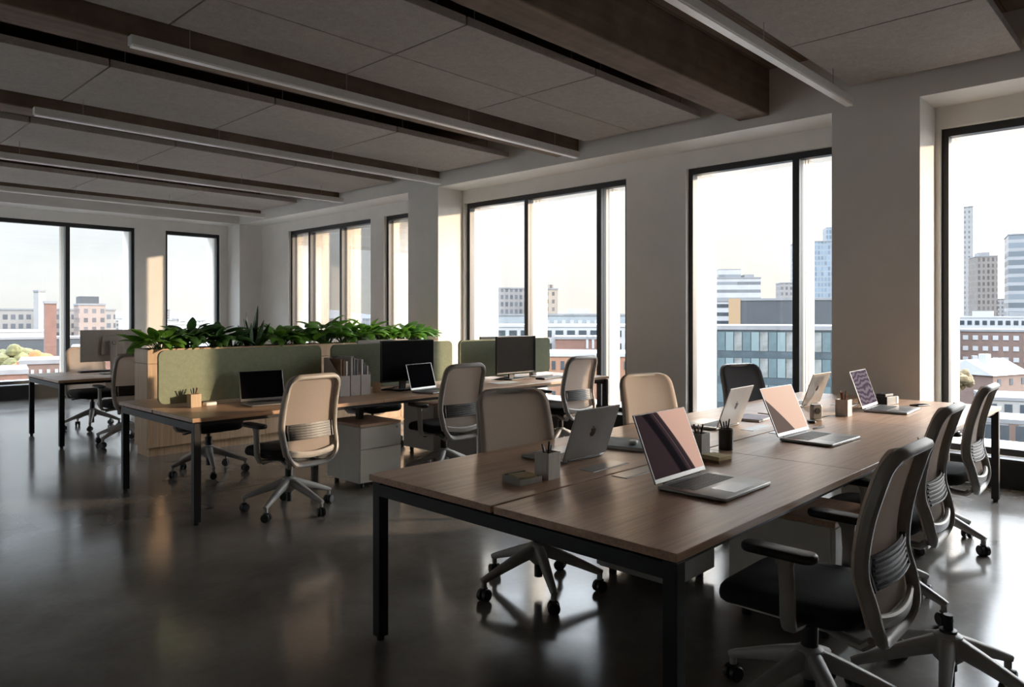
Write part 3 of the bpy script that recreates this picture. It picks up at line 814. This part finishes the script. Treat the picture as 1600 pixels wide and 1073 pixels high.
# ------------------------------------------------------------------ monitors
def monitor(x, y, rz, label, back='monitor_dark', W=.62, zb=.09, H=.37, emblem=False):
    t = thing('monitor', label, 'monitor', (x, y, DESK), R(rz), 'desk monitors')
    hs = MB().box(-W/2, W/2, -.012, .018, zb, zb+H)
    hs.prism([(-.13, zb+.08), (.13, zb+.08), (.11, zb+H-.07), (-.11, zb+H-.07)], .018, .04, 'y')
    ho = hs.build('housing', back, t, bevel=.006)
    MB().box(-W/2+.008, W/2-.008, -.0135, -.0115, zb+.018, zb+H-.008).build('screen', 'monitor_screen', ho)
    MB().bar([(0, .085, .012), (0, .078, .15), (0, .065, zb+H*.62)], .075, .022, (0, 1, 0)).build('stand_neck', back, t)
    MB().box(-.04, .04, .038, .07, zb+H*.48, zb+H*.66).build('mount', back, t, bevel=.004)
    MB().slab(.26, .19, 0.0005, .014, .025, .004, 0, .06).build('stand_base', back, t, smooth=50)
    if emblem:
        g = MB(); n = 24
        vs = [(r*math.cos(2*PI*k/n), yy, zb+H*.60+r*math.sin(2*PI*k/n)) for yy in (.0898, .0912) for r in (.021, .025) for k in range(n)]
        fs = []
        for k in range(n):
            q = (k+1) % n; A = lambda a, k_: a*n+k_
            fs += [(A(2, k), A(2, q), A(3, q), A(3, k)), (A(0, k), A(1, k), A(1, q), A(0, q)), (A(1, k), A(3, k), A(3, q), A(1, q)), (A(0, k), A(0, q), A(2, q), A(2, k))]
        e = g.add(vs, fs).build('emblem', 'logo_dark', t)
        c = bpy.data.curves.new('emblem_lettering', 'FONT'); c.body = 'DELL'; c.size = .017; c.align_x = 'CENTER'; c.align_y = 'CENTER'; c.extrude = .0006
        tmp = bpy.data.objects.new('emblem_lettering', c); COL.objects.link(tmp)
        bpy.context.view_layer.update()
        me = bpy.data.meshes.new_from_object(tmp.evaluated_get(bpy.context.evaluated_depsgraph_get()))
        bpy.data.objects.remove(tmp)
        me.materials.clear(); me.materials.append(M['logo_dark'])
        lt = bpy.data.objects.new('lettering', me); COL.objects.link(lt); lt.parent = e
        lt.location = (0, .091, zb+H*.60); lt.rotation_euler = (PI/2, 0, PI)
    return t
monitor(4.25, 5.42, 0, 'black monitor on the left of the middle bench, behind the smaller laptop', H=.385)
monitor(5.77, 5.45, 0, 'black monitor on the right of the middle bench, beside a keyboard', zb=.07, H=.41)
monitor(4.40, 6.02, 180, 'monitor whose top edge shows over the middle felt screen', 'monitor_back', .62)
monitor(6.07, 6.02, 180, 'monitor whose top edge shows over the rightmost felt screen', 'monitor_back', .62)
monitor(2.99, 9.60, 180, 'pale-backed monitor turned away on the far bench by the planter', 'monitor_back', .68, .15, .38, True)

# ------------------------------------------------------------------ small desk things
def solo(mb, name, mat, label, cat, loc, rz=0, group=None, **kw):
    o = mb.build(name, mat, None, loc, (0, 0, R(rz)), **kw); return tag(o, label, cat, group)
def square_cup(x, y, label, mat, s=.08, h=.115, rz=0, loc_z=DESK):
    t = thing('pen_cup', label, 'pen cup', (x, y, loc_z+.0005), R(rz), 'pen cups')
    g = MB(); a = s/2; w = .006
    g.box(-a, a, -a, -a+w, 0, h); g.box(-a, a, a-w, a, 0, h); g.box(-a, -a+w, -a+w, a-w, 0, h); g.box(a-w, a, -a+w, a-w, 0, h)
    g.build('wall', mat, t, bevel=.001)
    MB().box(-a+w, a-w, -a+w, a-w, .0, .006).build('bottom', mat, t)
    return t
def round_cup(x, y, label, mat, r=.037, h=.11):
    t = thing('pen_cup', label, 'pen cup', (x, y, DESK+.0005), 0, 'pen cups')
    MB().lathe([(r, 0), (r, h), (r-.003, h), (r-.003, .006), (.001, .006)], 24).build('shell', mat, t, smooth=40)
    return t
def pen(x, y, z, lean, az, L, mat, label, group, r=.0042, tip=True):
    d = Vector((math.sin(lean)*math.cos(az), math.sin(lean)*math.sin(az), math.cos(lean)))
    t = thing('pen', label, 'pen', (x, y, z), 0, group)
    MB().tube([d*0, d*.012, d*(L-.02), d*L], [.0012, r, r, r*.8], 8).build('barrel', mat, t, smooth=40)
    MB().tube([d*(L*.72)+Vector((r*1.2, 0, 0)), d*(L*.97)+Vector((r*1.2, 0, 0))], .0012, 5).build('clip', 'pen_steel', t)
def fill(cx, cy, n, mats, label, group, r=.022, L=.145):
    for k in range(n):
        a = 2*PI*k/n+.4
        pen(cx+math.cos(a+PI)*r*.5, cy+math.sin(a+PI)*r*.5, DESK+.008, random.uniform(.16, .30), a, L*random.uniform(.92, 1.1), mats[k % len(mats)], label, group)
square_cup(2.385, 2.065, 'square wood-grained pen cup at the near end of the foreground bench', 'cup_wood')
fill(2.385, 2.065, 5, ['pen_black', 'pen_steel', 'pen_black'], 'dark pen standing in the nearest wood-grained cup', 'pens in the nearest cup')
square_cup(3.295, 1.845, 'square grey cup behind the large pink-screened laptop', 'tray_grey', .085)
fill(3.295, 1.845, 6, ['pen_steel', 'pen_black', 'pen_brown'], 'pen or scissors handle in the grey cup behind the pink-screened laptop', 'pens in the grey cup')
round_cup(3.54, 1.82, 'round black cup full of pens beside the square grey cup', 'pen_black')
fill(3.54, 1.82, 5, ['pen_black'], 'black pen standing in the round black cup', 'pens in the black cup', .02)
square_cup(5.30, 1.83, 'square wood-grained cup of coloured pencils near the wide column', 'cup_wood', .085)
fill(5.30, 1.83, 8, ['pen_brown', 'pen_orange', 'pen_black', 'pen_red', 'pen_steel'], 'coloured pencil in the cup near the wide column', 'coloured pencils', .024, .16)
square_cup(2.34, 5.635, 'square pale wooden cup at the left end of the middle bench', 'tan_wood', .08, .10)
fill(2.34, 5.635, 5, ['pen_black', 'pen_brown', 'pen_black'], 'pen in the pale cup by the leftmost felt screen', 'pens in the pale cup', .022, .135)
round_cup(3.93, 5.47, 'short round tan wooden cup right of the file boxes', 'tan_wood', .04, .095)

t = thing('note_tray', 'small open tray of yellow notes at the near end of the foreground bench', 'tray', (2.25, 2.09, DESK+.0005), R(-5))
g = MB(); g.box(-.065, .065, -.055, .055, 0, .004); g.box(-.065, .065, -.055, -.051, .004, .026); g.box(-.065, .065, .051, .055, .004, .034); g.box(-.065, -.061, -.051, .051, .004, .034); g.box(.061, .065, -.051, .051, .004, .026)
g.build('tray', 'tray_grey', t, bevel=.001)
tag(MB().box(-.045, .05, -.04, .04, 0, .027).build('note_pad', 'sticky_yellow', None, (2.25, 2.09, DESK+.006), (0, 0, R(-14))), 'yellow note pad lying in the small open tray', 'note pad')
t = thing('note_block', 'yellow and olive block of paper notes beside the square grey cup', 'note pad', (3.22, 1.705, DESK+.0005), R(-8))
MB().box(-.05, .05, -.05, .05, 0, .014).build('lower_pad', 'folder_brown', t); MB().box(-.05, .05, -.05, .05, .0142, .032).build('upper_pad', 'sticky_yellow', t)

def notebook(x, y, w, d, rz, mat, label, h=.018):
    t = thing('notebook', label, 'notebook', (x, y, DESK+.0005), R(rz))
    MB().box(-w/2+.003, w/2-.003, -d/2+.003, d/2-.003, .002, h-.002).build('pages', 'paper', t)
    MB().box(-w/2, w/2, -d/2, d/2, h-.002, h).build('cover', mat, t, bevel=.0008)
    MB().box(-w/2, w/2, -d/2, d/2, 0, .002).build('back_cover', mat, t)
notebook(3.27, 2.25, .26, .32, 12, 'teal_cover', 'grey-teal notebook behind the pink-screened laptop with a white case on it')
solo(MB().slab(.062, .05, 0, .022, .02, .008), 'earbud_case', 'white_plastic', 'small white rounded case lying on the grey-teal notebook', 'case', (3.24, 2.20, DESK+.019), 20, smooth=50)
notebook(4.70, 2.22, .26, .19, 5, 'lilac_cover', 'lilac notebook between the two pale laptops', .016)
pen(4.84, 2.13, DESK+.022, PI/2, 1.4, .13, 'pen_steel', 'silver pen lying on the edge of the lilac notebook', None)

t = thing('desk_stand', 'grey tape-dispenser-like stand on the centre of the foreground bench', 'stand', (4.90, 1.87, DESK+.0005), R(-30))
MB().slab(.075, .05, 0, .018, .015, .004).build('foot', 'tray_grey', t, smooth=50)
MB().prism([(-.036, .018), (.036, .018), (.036, .10), (.028, .112), (-.028, .112), (-.036, .10)], -.018, .018, 'y').build('body', 'laptop_grey', t, bevel=.004)
MB().lathe([(.02, 0), (.02, .004)], 20, mat=Matrix.Translation((0, -.018, .07))@Matrix.Rotation(PI/2, 4, 'X')).build('dial', 'monitor_dark', t)
solo(MB().slab(.085, .05, 0, .018, .022, .008), 'computer_mouse', 'monitor_dark', 'small dark mouse in front of the grey stand', 'mouse', (4.80, 1.86, DESK+.0005), 30, smooth=50)
pen(4.53, 1.75, DESK+.005, PI/2, -.15, .14, 'pen_black', 'black pen lying behind the peach-screened laptop', None)
solo(MB().box(-.11, .11, -.08, .08, 0, .002), 'paper_sheet', 'paper', 'white sheet of paper beside the farthest pale laptop', 'paper', (5.98, 2.06, DESK+.0005), 8)
t = thing('desk_organiser', 'black desk organiser box beside the purple-screened laptop', 'box', (6.22, 1.82, DESK+.0005), R(-10))
MB().box(-.09, .09, -.05, .05, 0, .065).build('body', 'pen_black', t, bevel=.003)
MB().box(-.075, .05, -.03, .045, .065, .085).build('lid', 'monitor_dark', t, bevel=.003)
MB().box(.055, .088, -.053, -.0503, .01, .06).build('front_label', 'laptop_grey', t)
t = thing('vase', 'small pale vase of white stems behind the purple-screened laptop', 'vase', (6.14, 1.98, DESK+.0005))
MB().lathe([(.025, 0), (.03, .03), (.022, .08), (.026, .10)], 16).build('body', 'light_plastic', t, smooth=50)
g = MB()
for k in range(5): g.tube([(0, 0, .09), (.02*math.cos(k*1.3), .02*math.sin(k*1.3), .15+.012*k)], [.004, .010], 6)
g.build('stems', 'paper', t, smooth=50)
t = thing('phone', 'black phone lying near the far right corner of the foreground bench', 'phone', (6.30, 1.60, DESK+.0005), R(-20))
MB().slab(.16, .075, 0, .009, .012, .003).build('body', 'pen_black', t, smooth=50); MB().box(-.072, .072, -.032, .032, .0089, .0093).build('screen', 'screen_off', t)

solo(MB().slab(.10, .055, 0, .028, .018, .009), 'tape_dispenser', 'white_plastic', 'small white dispenser beside the pale wooden pen cup', 'dispenser', (2.46, 5.63, DESK+.0005), 5, smooth=50)

# file boxes: three open magazine files and the folders in them
for k in range(3):
    x = 3.49+.108*k+.05
    t = thing('magazine_file', '%s grey magazine file in front of the middle felt screen' % ['leftmost', 'central', 'rightmost'][k], 'file box', (x, 5.52, DESK+.0005), 0, 'grey magazine files')
    side = [(-.13, 0), (.13, 0), (.13, .33), (.06, .33), (-.13, .18)]
    for sx in (-.0495, .0455):
        MB().prism(side, sx, sx+.004, 'x').build('side', 'file_grey', t)
    MB().box(-.0455, .0455, -.13, -.126, 0, .18).build('front', 'file_grey', t)
    MB().box(-.0455, .0455, .126, .13, 0, .33).build('back', 'file_grey', t)
    MB().box(-.0455, .0455, -.126, .126, 0, .004).build('bottom', 'file_grey', t)
    for j in range(3):
        m = [['folder_brown', 'folder_brown', 'paper'], ['file_grey', 'folder_grey', 'folder_grey'], ['paper', 'folder_grey', 'file_grey']][k][j]
        hh = [[.32, .315, .30], [.34, .325, .31], [.31, .27, .25]][k][j]
        solo(MB().box(-.009, .009, -.115, .115, 0, hh), 'document_folder', m,
             '%s folder standing %s in the %s magazine file' % ({'folder_brown': 'brown', 'paper': 'white', 'file_grey': 'light grey', 'folder_grey': 'dark grey'}[m], ['at the left', 'in the middle', 'at the right'][j], ['leftmost', 'central', 'rightmost'][k]),
             'folder', (x-.028+.028*j, 5.52, DESK+.0056), 0, 'folders in the magazine files')

def keyboard(x, y, rz, label):
    t = thing('keyboard', label, 'keyboard', (x, y, DESK+.0005), R(rz))
    MB().slab(.42, .13, 0, .014, .01, .004).build('case', 'monitor_dark', t, smooth=50)
    g = MB()
    for j in range(5):
        for i in range(18): g.box(-.20+.0222*i+.001, -.20+.0222*(i+1)-.001, -.055+.022*j+.001, -.055+.022*(j+1)-.001, .0138, .019)
    g.build('keys', 'key_black', t)
keyboard(6.16, 5.28, 4, 'black keyboard right of the monitor on the middle bench')
keyboard(2.95, 9.98, 180, 'keyboard in front of the pale-backed monitor on the far bench')
solo(MB().box(-.15, .15, -.10, .10, 0, .003), 'paper_sheet', 'paper', 'white sheet of paper left of the right monitor on the middle bench', 'paper', (5.42, 5.30, DESK+.0005), -6)
solo(MB().box(-.15, .15, -.05, .05, 0, .012), 'notebook', 'paper', 'white pad lying under the rightmost felt screen beside the keyboard', 'notebook', (6.30, 5.55, DESK+.0005), 0)
for x, lab in ((4.05, 'tangle of cables left of the left black monitor stand'), (5.55, 'loose cable left of the right monitor stand')):
    pts = [(x+.10*math.sin(i*.9)+.012*i, 5.53+.05*math.cos(i*1.3), DESK+.008+.02*max(0, math.sin(i*.8))) for i in range(14)]
    solo(MB().tube(pts, .0035, 6), 'cable', 'cable_black', lab, 'cable', (0, 0, 0), smooth=60)

# ------------------------------------------------------------------ the city outside (camera height 1.45 is about 30 m above the street)
TH = R(43.7); FPX = 1129.0; GZ = -28.0
FV = Vector((math.cos(TH), math.sin(TH), 0)); RV = Vector((math.sin(TH), -math.cos(TH), 0))
def at(u, d): return FV*d+RV*((u-800)/FPX*d)
def zz(v, d): return 1.45-(v-492)/FPX*d
struct(box(-900, 1500, -900, 1700, GZ-1, GZ).build('ground', 'ground_city'), 'streets and yards far below the windows', 'ground')

def tower(name, u0, u1, vt, d, mat, label, dep=18, phi=8, roof='roof_grey', cat='building', extra=None, group=None):
    c = at((u0+u1)/2, d); ax = math.atan2((u0+u1)/2-800, FPX)
    rz = TH-PI/2-ax+R(phi)
    W = (u1-u0)/FPX*d; w = max(2, (W-dep*abs(math.sin(R(phi))))/math.cos(R(phi)))
    H = zz(vt, d)-GZ
    t = thing(name, label, cat, (c.x, c.y, GZ), rz, group)
    MB().box(-w/2, w/2, 0, dep, 0, H-.6).build('facade', mat, t)
    MB().box(-w/2-.15, w/2+.15, -.15, dep+.15, H-.6, H).build('roof', roof, t)
    if extra: extra(t, w, dep, H)
    return t
def grid(nx, z0, dz, nz, mat, fw=.6, fh=.5, x0=-.5, x1=.5, name='window', sill=.3):
    def f(t, w, dep, H):
        sw = (x1-x0)*w/nx
        me = None
        for j in range(nz):
            for i in range(nx):
                if me is None:
                    o = MB().box(-sw*fw/2, sw*fw/2, -.12, .05, 0, dz*fh).build(name, mat, t); me = o
                else:
                    o = me.copy(); COL.objects.link(o)
                o.location = (x0*w+sw*(i+.5), 0, H-z0-dz*(j+1)+dz*sill)
    return f
def bands(z0, dz, nz, mat, fh=.5, name='window_band', sill=.3):
    def f(t, w, dep, H):
        for j in range(nz):
            z = H-z0-dz*(j+1)+dz*sill
            MB().box(-w/2-.1, w/2+.1, -.1, dep+.1, z, z+dz*fh).build(name, mat, t)
    return f
def top_box(x0, x1, h, mat, name='plant_room'):
    def f(t, w, dep, H): MB().box(x0*w, x1*w, dep*.2, dep*.8, H, H+h).build(name, mat, t)
    return f
def both(*fs):
    def f(*a_):
        for g_ in fs: g_(*a_)
    return f
# seen through the rightmost window
tower('tower_block', 1503, 1523, 322, 430, 'f_slim', 'slim pale tower at the left of the rightmost window', 14, -12)
tower('tower_block', 1523, 1562, 399, 380, 'f_brown', 'brown concrete tower right of the slim pale tower', 16, 14, extra=top_box(-.3, .2, 2, 'roof_grey'))
tower('tower_block', 1560, 1582, 466, 520, 'f_small', 'small distant grey block between the brown and glass towers', 16, 0)
tower('office_tower', 1580, 1665, 363, 300, 'f_glass', 'banded glass office tower at the right edge of the picture', 20, 6)
tower('office_block', 1498, 1640, 494, 270, 'panel_white', 'low white block behind the brick flats', 20, 0, 'roof_white', extra=both(grid(14, 1.0, 3.2, 3, 'glass_dark'), top_box(-.3, -.1, 2, 'panel_white'), top_box(.05, .3, 1.6, 'roof_grey', 'roof_unit')))
tower('apartment_block', 1512, 1680, 515, 190, 'brick_brown', 'red-brown brick apartment block outside the rightmost window', 16, 4, extra=grid(12, .8, 2.9, 6, 'panel_white', .55, .42, name='balcony'))
def gable(name, u, d, w, dep, he, hr, phi, wall, label, windows=3):
    c = at(u, d); t = thing(name, label, 'house', (c.x, c.y, GZ), TH-PI/2+R(phi))
    MB().box(-w/2, w/2, 0, dep, 0, he).build('wall', wall, t)
    MB().prism([(-.4, he), (dep+.4, he), (dep/2, he+hr)], -w/2-.4, w/2+.4, 'x').build('roof', 'roof_white', t)
    MB().box(-w*.25, -w*.12, dep*.3, dep*.45, he+hr*.5, he+hr+1.2).build('chimney', 'panel_white', t)
    for j in range(2):
        for k in range(windows):
            x = -w/2+w*(k+.5)/windows
            MB().box(x-.6, x+.6, -.08, .04, he-2.2-3*j, he-.8-3*j).build('window', 'glass_dark', t)
gable('gabled_house', 1580, 158, 14, 11, 16.4, 3.2, 28, 'brick_brown', 'white-roofed house below the brick flats')
gable('gabled_house', 1540, 182, 9, 9, 15.2, 2.6, -20, 'brick_red', 'smaller white-roofed house left of the larger one', 2)
tower('low_building', 1540, 1660, 622, 138, 'concrete_pale', 'flat-roofed pale building in front of the white-roofed houses', 14, 10, 'roof_grey', extra=grid(5, .8, 3.2, 3, 'glass_dark', .5, .55))
tower('low_building', 1538, 1680, 657, 100, 'panel_white', 'white-framed low building lowest in the rightmost window', 8, 4, 'roof_grey', extra=both(grid(6, .6, 3.4, 3, 'glass_dark', .62, .62), grid(2, .6, 3.4, 1, 'brick_brown', .3, .7, -.3, .3, 'brick_panel')))
# seen through the two-pane window
tower('office_block', 1110, 1194, 433, 330, 'f_office', 'stepped white office block at the left of the two-pane window', 24, 10, extra=both(top_box(-.36, .12, 4, 'f_office'), top_box(.2, .4, 1.5, 'roof_grey', 'roof_unit')))
tower('tower_block', 1217, 1252, 441, 400, 'f_small', 'small brown-grey tower between the office block and the blue tower', 14, 12)
tower('glass_tower', 1242, 1345, 376, 460, 'f_blue', 'pale blue glass tower behind the mullion of the two-pane window', 22, 10, extra=top_box(.0, .45, 9, 'f_blue', 'upper_storeys'))
def orange_end(t, w, dep, H): MB().box(-w/2-.3, -w/2-.05+2.9, -.35, dep*.9, H-7.2, H).build('end_panel', 'orange_panel', t)
tower('warehouse', 1146, 1450, 465, 190, 'dark_cladding', 'dark grey clad block with an orange end above the glass office', 20, 0, extra=orange_end)
tower('office_block', 1100, 1150, 468, 225, 'panel_white', 'white banded block left of the orange end panel', 14, 0, extra=bands(.6, 2.6, 5, 'glass_dark', .4))
def curtain(t, w, dep, H):
    fh = 3.72; n = 30
    pm = {}
    for j in range(4):
        z = H-.9-fh*(j+1)
        MB().box(-w/2, w/2, -.06, .02, z, z+1.0).build('spandrel', 'spandrel_dark', t)
        for i in range(n):
            if len(pm.setdefault('all', [])) >= 116: break
            kind = 'office_glass' if i % 3 == 0 else ('glass_teal' if i % 3 == 1 else 'teal_panel')
            x = -w/2+w*i/n
            if kind not in pm:
                o = MB().box(.06, w/n-.06, -.10, .02, 0, fh-1.06).build('window' if kind != 'teal_panel' else 'wall_panel', kind, t); pm[kind] = o
            else: o = pm[kind].copy(); COL.objects.link(o)
            o.location = (x, 0, z+1.03); pm['all'].append(o)
tower('glass_office', 1070, 1470, 509, 100, 'spandrel_dark', 'teal glass office building filling the lower two-pane window', 16, 2, extra=curtain)
# seen through the three-pane window
tower('tower_block', 768, 826, 449, 300, 'f_greybrown', 'grey-brown apartment tower at the left of the three-pane window', 16, 12)
tower('tower_block', 846, 879, 450, 290, 'f_tan', 'tan apartment tower in the middle of the three-pane window', 14, 16, extra=top_box(-.2, .3, 1.5, 'f_tan'))
tower('office_block', 720, 1010, 490, 210, 'panel_pale_blue', 'pale blue-grey office roof storey in the three-pane window', 22, 2, 'roof_grey', extra=both(top_box(.1, .2, 1.5, 'roof_white'), grid(9, 1.2, 3.4, 1, 'panel_white', .5, .5, -.1, .3, 'roof_unit')))
tower('office_block', 700, 1030, 507, 180, 'panel_white', 'white office block with rows of square windows in the three-pane window', 20, 2, 'roof_white', extra=grid(18, .8, 3.2, 4, 'glass_dark', .66, .5))
tower('apartment_block', 866, 960, 526, 165, 'brick_red', 'red-brick building with white window strips below the white office', 14, 2, 'roof_grey', extra=grid(5, .3, 3.4, 3, 'panel_white', .4, .9, 0, .5, 'window_strip'))
tower('apartment_block', 855, 1030, 552, 130, 'brick_orange', 'orange-brick building with a white parapet, lowest in the three-pane window', 14, 3, 'roof_white', extra=grid(12, 1.0, 2.7, 5, 'glass_dark', .42, .55))
# seen through the far windows
tower('office_block', -40, 170, 482, 250, 'f_slab', 'long grey slab block on the skyline of the far-left window', 18, 4)
tower('tower_block', 122, 166, 474, 240, 'f_towerpink', 'pinkish tower at the right of the long slab block', 16, 6, extra=top_box(-.45, .3, 2.4, 'dark_cladding'))
tower('chimney_tower', 60, 71, 453, 236, 'concrete_pale', 'slim concrete tower in the far-left window', 4, 20)
tower('brick_chimney', 71, 88, 470, 160, 'brick_red', 'square red-brick chimney tower in the far-left window', 3, 5)
tower('warehouse', -60, 74, 516, 212, 'panel_white', 'white flat-roofed shed below the slab block', 14, 0, 'roof_white')
tower('viaduct', -60, 225, 526, 190, 'dark_cladding', 'dark long viaduct crossing below the skyline', 10, 0, 'roof_grey')
tower('low_building', 38, 101, 562, 105, 'brick_brown', 'brick terrace behind the far bench', 10, 0, 'roof_grey', extra=grid(6, .8, 3, 3, 'panel_white', .4, .5))
tower('low_building', -30, 36, 578, 91, 'brick_red', 'brick terrace at the left edge of the far window', 10, 0, 'roof_grey', extra=grid(5, .8, 3, 3, 'panel_white', .4, .5))
tower('low_building', 118, 180, 540, 150, 'brick_red', 'brick shed right of the far window mullion', 10, 0, 'roof_white', extra=grid(5, .8, 3, 2, 'panel_white', .4, .5))
tower('tower_block', 258, 265, 483, 900, 'f_small', 'tiny distant tower in the single-pane far window', 8, 0)
tower('warehouse', 230, 345, 505, 300, 'panel_white', 'white long shed in the single-pane far window', 18, 0, 'roof_white')
random.seed(21)
u = 150; k = 0
mats = ['f_low', 'concrete_pale', 'f_small', 'panel_white', 'f_slab']
while u < 600:
    w = random.uniform(8, 18)
    tower('low_building', u, u+w, random.uniform(497, 503), 420+(k % 9)*40, mats[k % 5], 'low distant city building below the horizon', 14, random.uniform(-15, 15), group='low distant city buildings')
    u += w*.8; k += 1
for (u, v, d, r, m, lab) in ((52, 541, 135, 4.2, 'tree_orange', 'orange autumn tree beyond the far-left window'), (18, 531, 140, 5.0, 'tree_green', 'dull green tree left of the orange one'), (86, 552, 132, 3.0, 'tree_olive', 'olive tree right of the orange one'), (1497, 572, 136, 2.8, 'tree_olive', 'bare brown tree beside the brick flats')):
    c = at(u, d); top = zz(v, d); t = thing('tree', lab, 'tree', (c.x, c.y, GZ))
    MB().tube([(0, 0, 0), (.2, 0, (top-GZ)*.7)], [.4, .2], 8).build('trunk', 'bark', t)
    g = MB(); rr = random.Random(5)
    for q in range(60):
        dv = Vector((rr.gauss(0, 1), rr.gauss(0, 1), rr.gauss(0, .9))).normalized()*r*.72*rr.uniform(.4, 1); s_ = r*rr.uniform(.14, .32)
        pr = [(max(.02, math.sin(PI*i/6))*s_*rr.uniform(.85, 1.15), -math.cos(PI*i/6)*s_) for i in range(7)]
        g.lathe(pr, 9, (dv.x, dv.y, top-GZ-r+dv.z))
    g.build('crown', m, t)
# hills on the horizon
g = MB(); n = 90; vs = []
for i in range(n+1):
    a_ = R(-20+150*i/n); d_ = Vector((math.cos(a_), math.sin(a_), 0)); h_ = 5+4*math.sin(i*.7)+3*math.sin(i*1.9+1)
    for dd, z_ in ((1150, GZ), (1250, h_*.8-2), (1350, h_), (1600, GZ)): vs.append(d_*dd+Vector((0, 0, z_)))
fs = [(i*4+k, i*4+k+1, i*4+k+5, i*4+k+4) for i in range(n) for k in range(3)]
struct(g.add(vs, fs).build('hills', 'hill_green', smooth=60), 'low wooded hills on the horizon', 'hills')

# ------------------------------------------------------------------ sky and sun
W = bpy.data.worlds.new('sky'); SC.world = W; W.use_nodes = True; nt = W.node_tree
bg = nt.nodes['Background']
tc = nt.nodes.new('ShaderNodeTexCoord'); sx = nt.nodes.new('ShaderNodeSeparateXYZ'); nt.links.new(tc.outputs['Generated'], sx.inputs[0])
rp = nt.nodes.new('ShaderNodeValToRGB'); nt.links.new(sx.outputs[2], rp.inputs[0])
e = rp.color_ramp.elements; e[0].position = 0; e[0].color = (1.0, .925, .83, 1); e[1].position = .75; e[1].color = (.80, .88, 1.0, 1)
q = e.new(.10); q.color = (.98, .955, .91, 1)
q = e.new(.30); q.color = (.93, .95, .965, 1)
dt = nt.nodes.new('ShaderNodeVectorMath'); dt.operation = 'DOT_PRODUCT'; nt.links.new(tc.outputs['Generated'], dt.inputs[0]); dt.inputs[1].default_value = (-.55, .83, .0)
mr = nt.nodes.new('ShaderNodeMapRange'); nt.links.new(dt.outputs['Value'], mr.inputs[0]); mr.inputs[1].default_value = 0; mr.inputs[2].default_value = 1
mc = nt.nodes.new('ShaderNodeMix'); mc.data_type = 'RGBA'; mc.blend_type = 'MULTIPLY'
nt.links.new(mr.outputs[0], mc.inputs[0]); nt.links.new(rp.outputs[0], mc.inputs[6]); mc.inputs[7].default_value = (.82, .91, 1.0, 1)
cn = nt.nodes.new('ShaderNodeTexNoise'); mp = nt.nodes.new('ShaderNodeMapping'); mp.inputs['Scale'].default_value = (2, 2, 9)
nt.links.new(tc.outputs['Generated'], mp.inputs[0]); nt.links.new(mp.outputs[0], cn.inputs['Vector']); cn.inputs['Scale'].default_value = 1.6; cn.inputs['Detail'].default_value = 6
cr = nt.nodes.new('ShaderNodeValToRGB'); nt.links.new(cn.outputs['Fac'], cr.inputs[0]); cr.color_ramp.elements[0].color = (.90, .905, .91, 1); cr.color_ramp.elements[0].position = .35; cr.color_ramp.elements[1].position = .6
m2 = nt.nodes.new('ShaderNodeMix'); m2.data_type = 'RGBA'; m2.blend_type = 'MULTIPLY'; m2.inputs[0].default_value = 1
nt.links.new(mc.outputs[2], m2.inputs[6]); nt.links.new(cr.outputs[0], m2.inputs[7]); nt.links.new(m2.outputs[2], bg.inputs[0])
# brighter sky overhead, and a warm aureole around the low sun
zr = nt.nodes.new('ShaderNodeMapRange'); nt.links.new(sx.outputs[2], zr.inputs[0])
for i_, v_ in ((1, .30), (2, .58), (3, .345), (4, 6.2)): zr.inputs[i_].default_value = v_
sdt = nt.nodes.new('ShaderNodeVectorMath'); sdt.operation = 'DOT_PRODUCT'; nt.links.new(tc.outputs['Generated'], sdt.inputs[0])
ar = nt.nodes.new('ShaderNodeMapRange'); nt.links.new(sdt.outputs['Value'], ar.inputs[0])
for i_, v_ in ((1, .5), (2, 1.0), (3, 0.0), (4, 3.0)): ar.inputs[i_].default_value = v_
ad = nt.nodes.new('ShaderNodeMath'); nt.links.new(zr.outputs[0], ad.inputs[0]); nt.links.new(ar.outputs[0], ad.inputs[1])
nt.links.new(ad.outputs[0], bg.inputs[1])

sd = bpy.data.lights.new('sun', 'SUN'); sd.energy = 1.65; sd.color = (1, .75, .52); sd.angle = R(1.0)
so = bpy.data.objects.new('sun', sd); COL.objects.link(so)
az, el = R(-42.3), R(8.5)                      # sun stands low towards +x -y
sv = Vector((math.cos(az)*math.cos(el), math.sin(az)*math.cos(el), math.sin(el)))
sdt.inputs[1].default_value = sv
so.rotation_euler = sv.to_track_quat('Z', 'Y').to_euler(); so.location = sv*60

# ------------------------------------------------------------------ camera
cd = bpy.data.cameras.new('camera'); cam = bpy.data.objects.new('camera', cd); COL.objects.link(cam)
cam.location = (0, 0, 1.45); cam.rotation_euler = (PI/2, 0, TH-PI/2)
cd.sensor_width = 36; cd.lens = 36*FPX/1600; cd.shift_y = -(536.5-492)/1600; cd.clip_end = 4000; cd.clip_start = .05
SC.camera = cam
SC.view_settings.view_transform = 'Standard'; SC.view_settings.look = 'None'; SC.view_settings.gamma = 1
SC.view_settings.use_curve_mapping = False
SC.view_settings.exposure = 1.88
SC.cycles.diffuse_bounces = 8; SC.cycles.max_bounces = 16; SC.cycles.transparent_max_bounces = 24
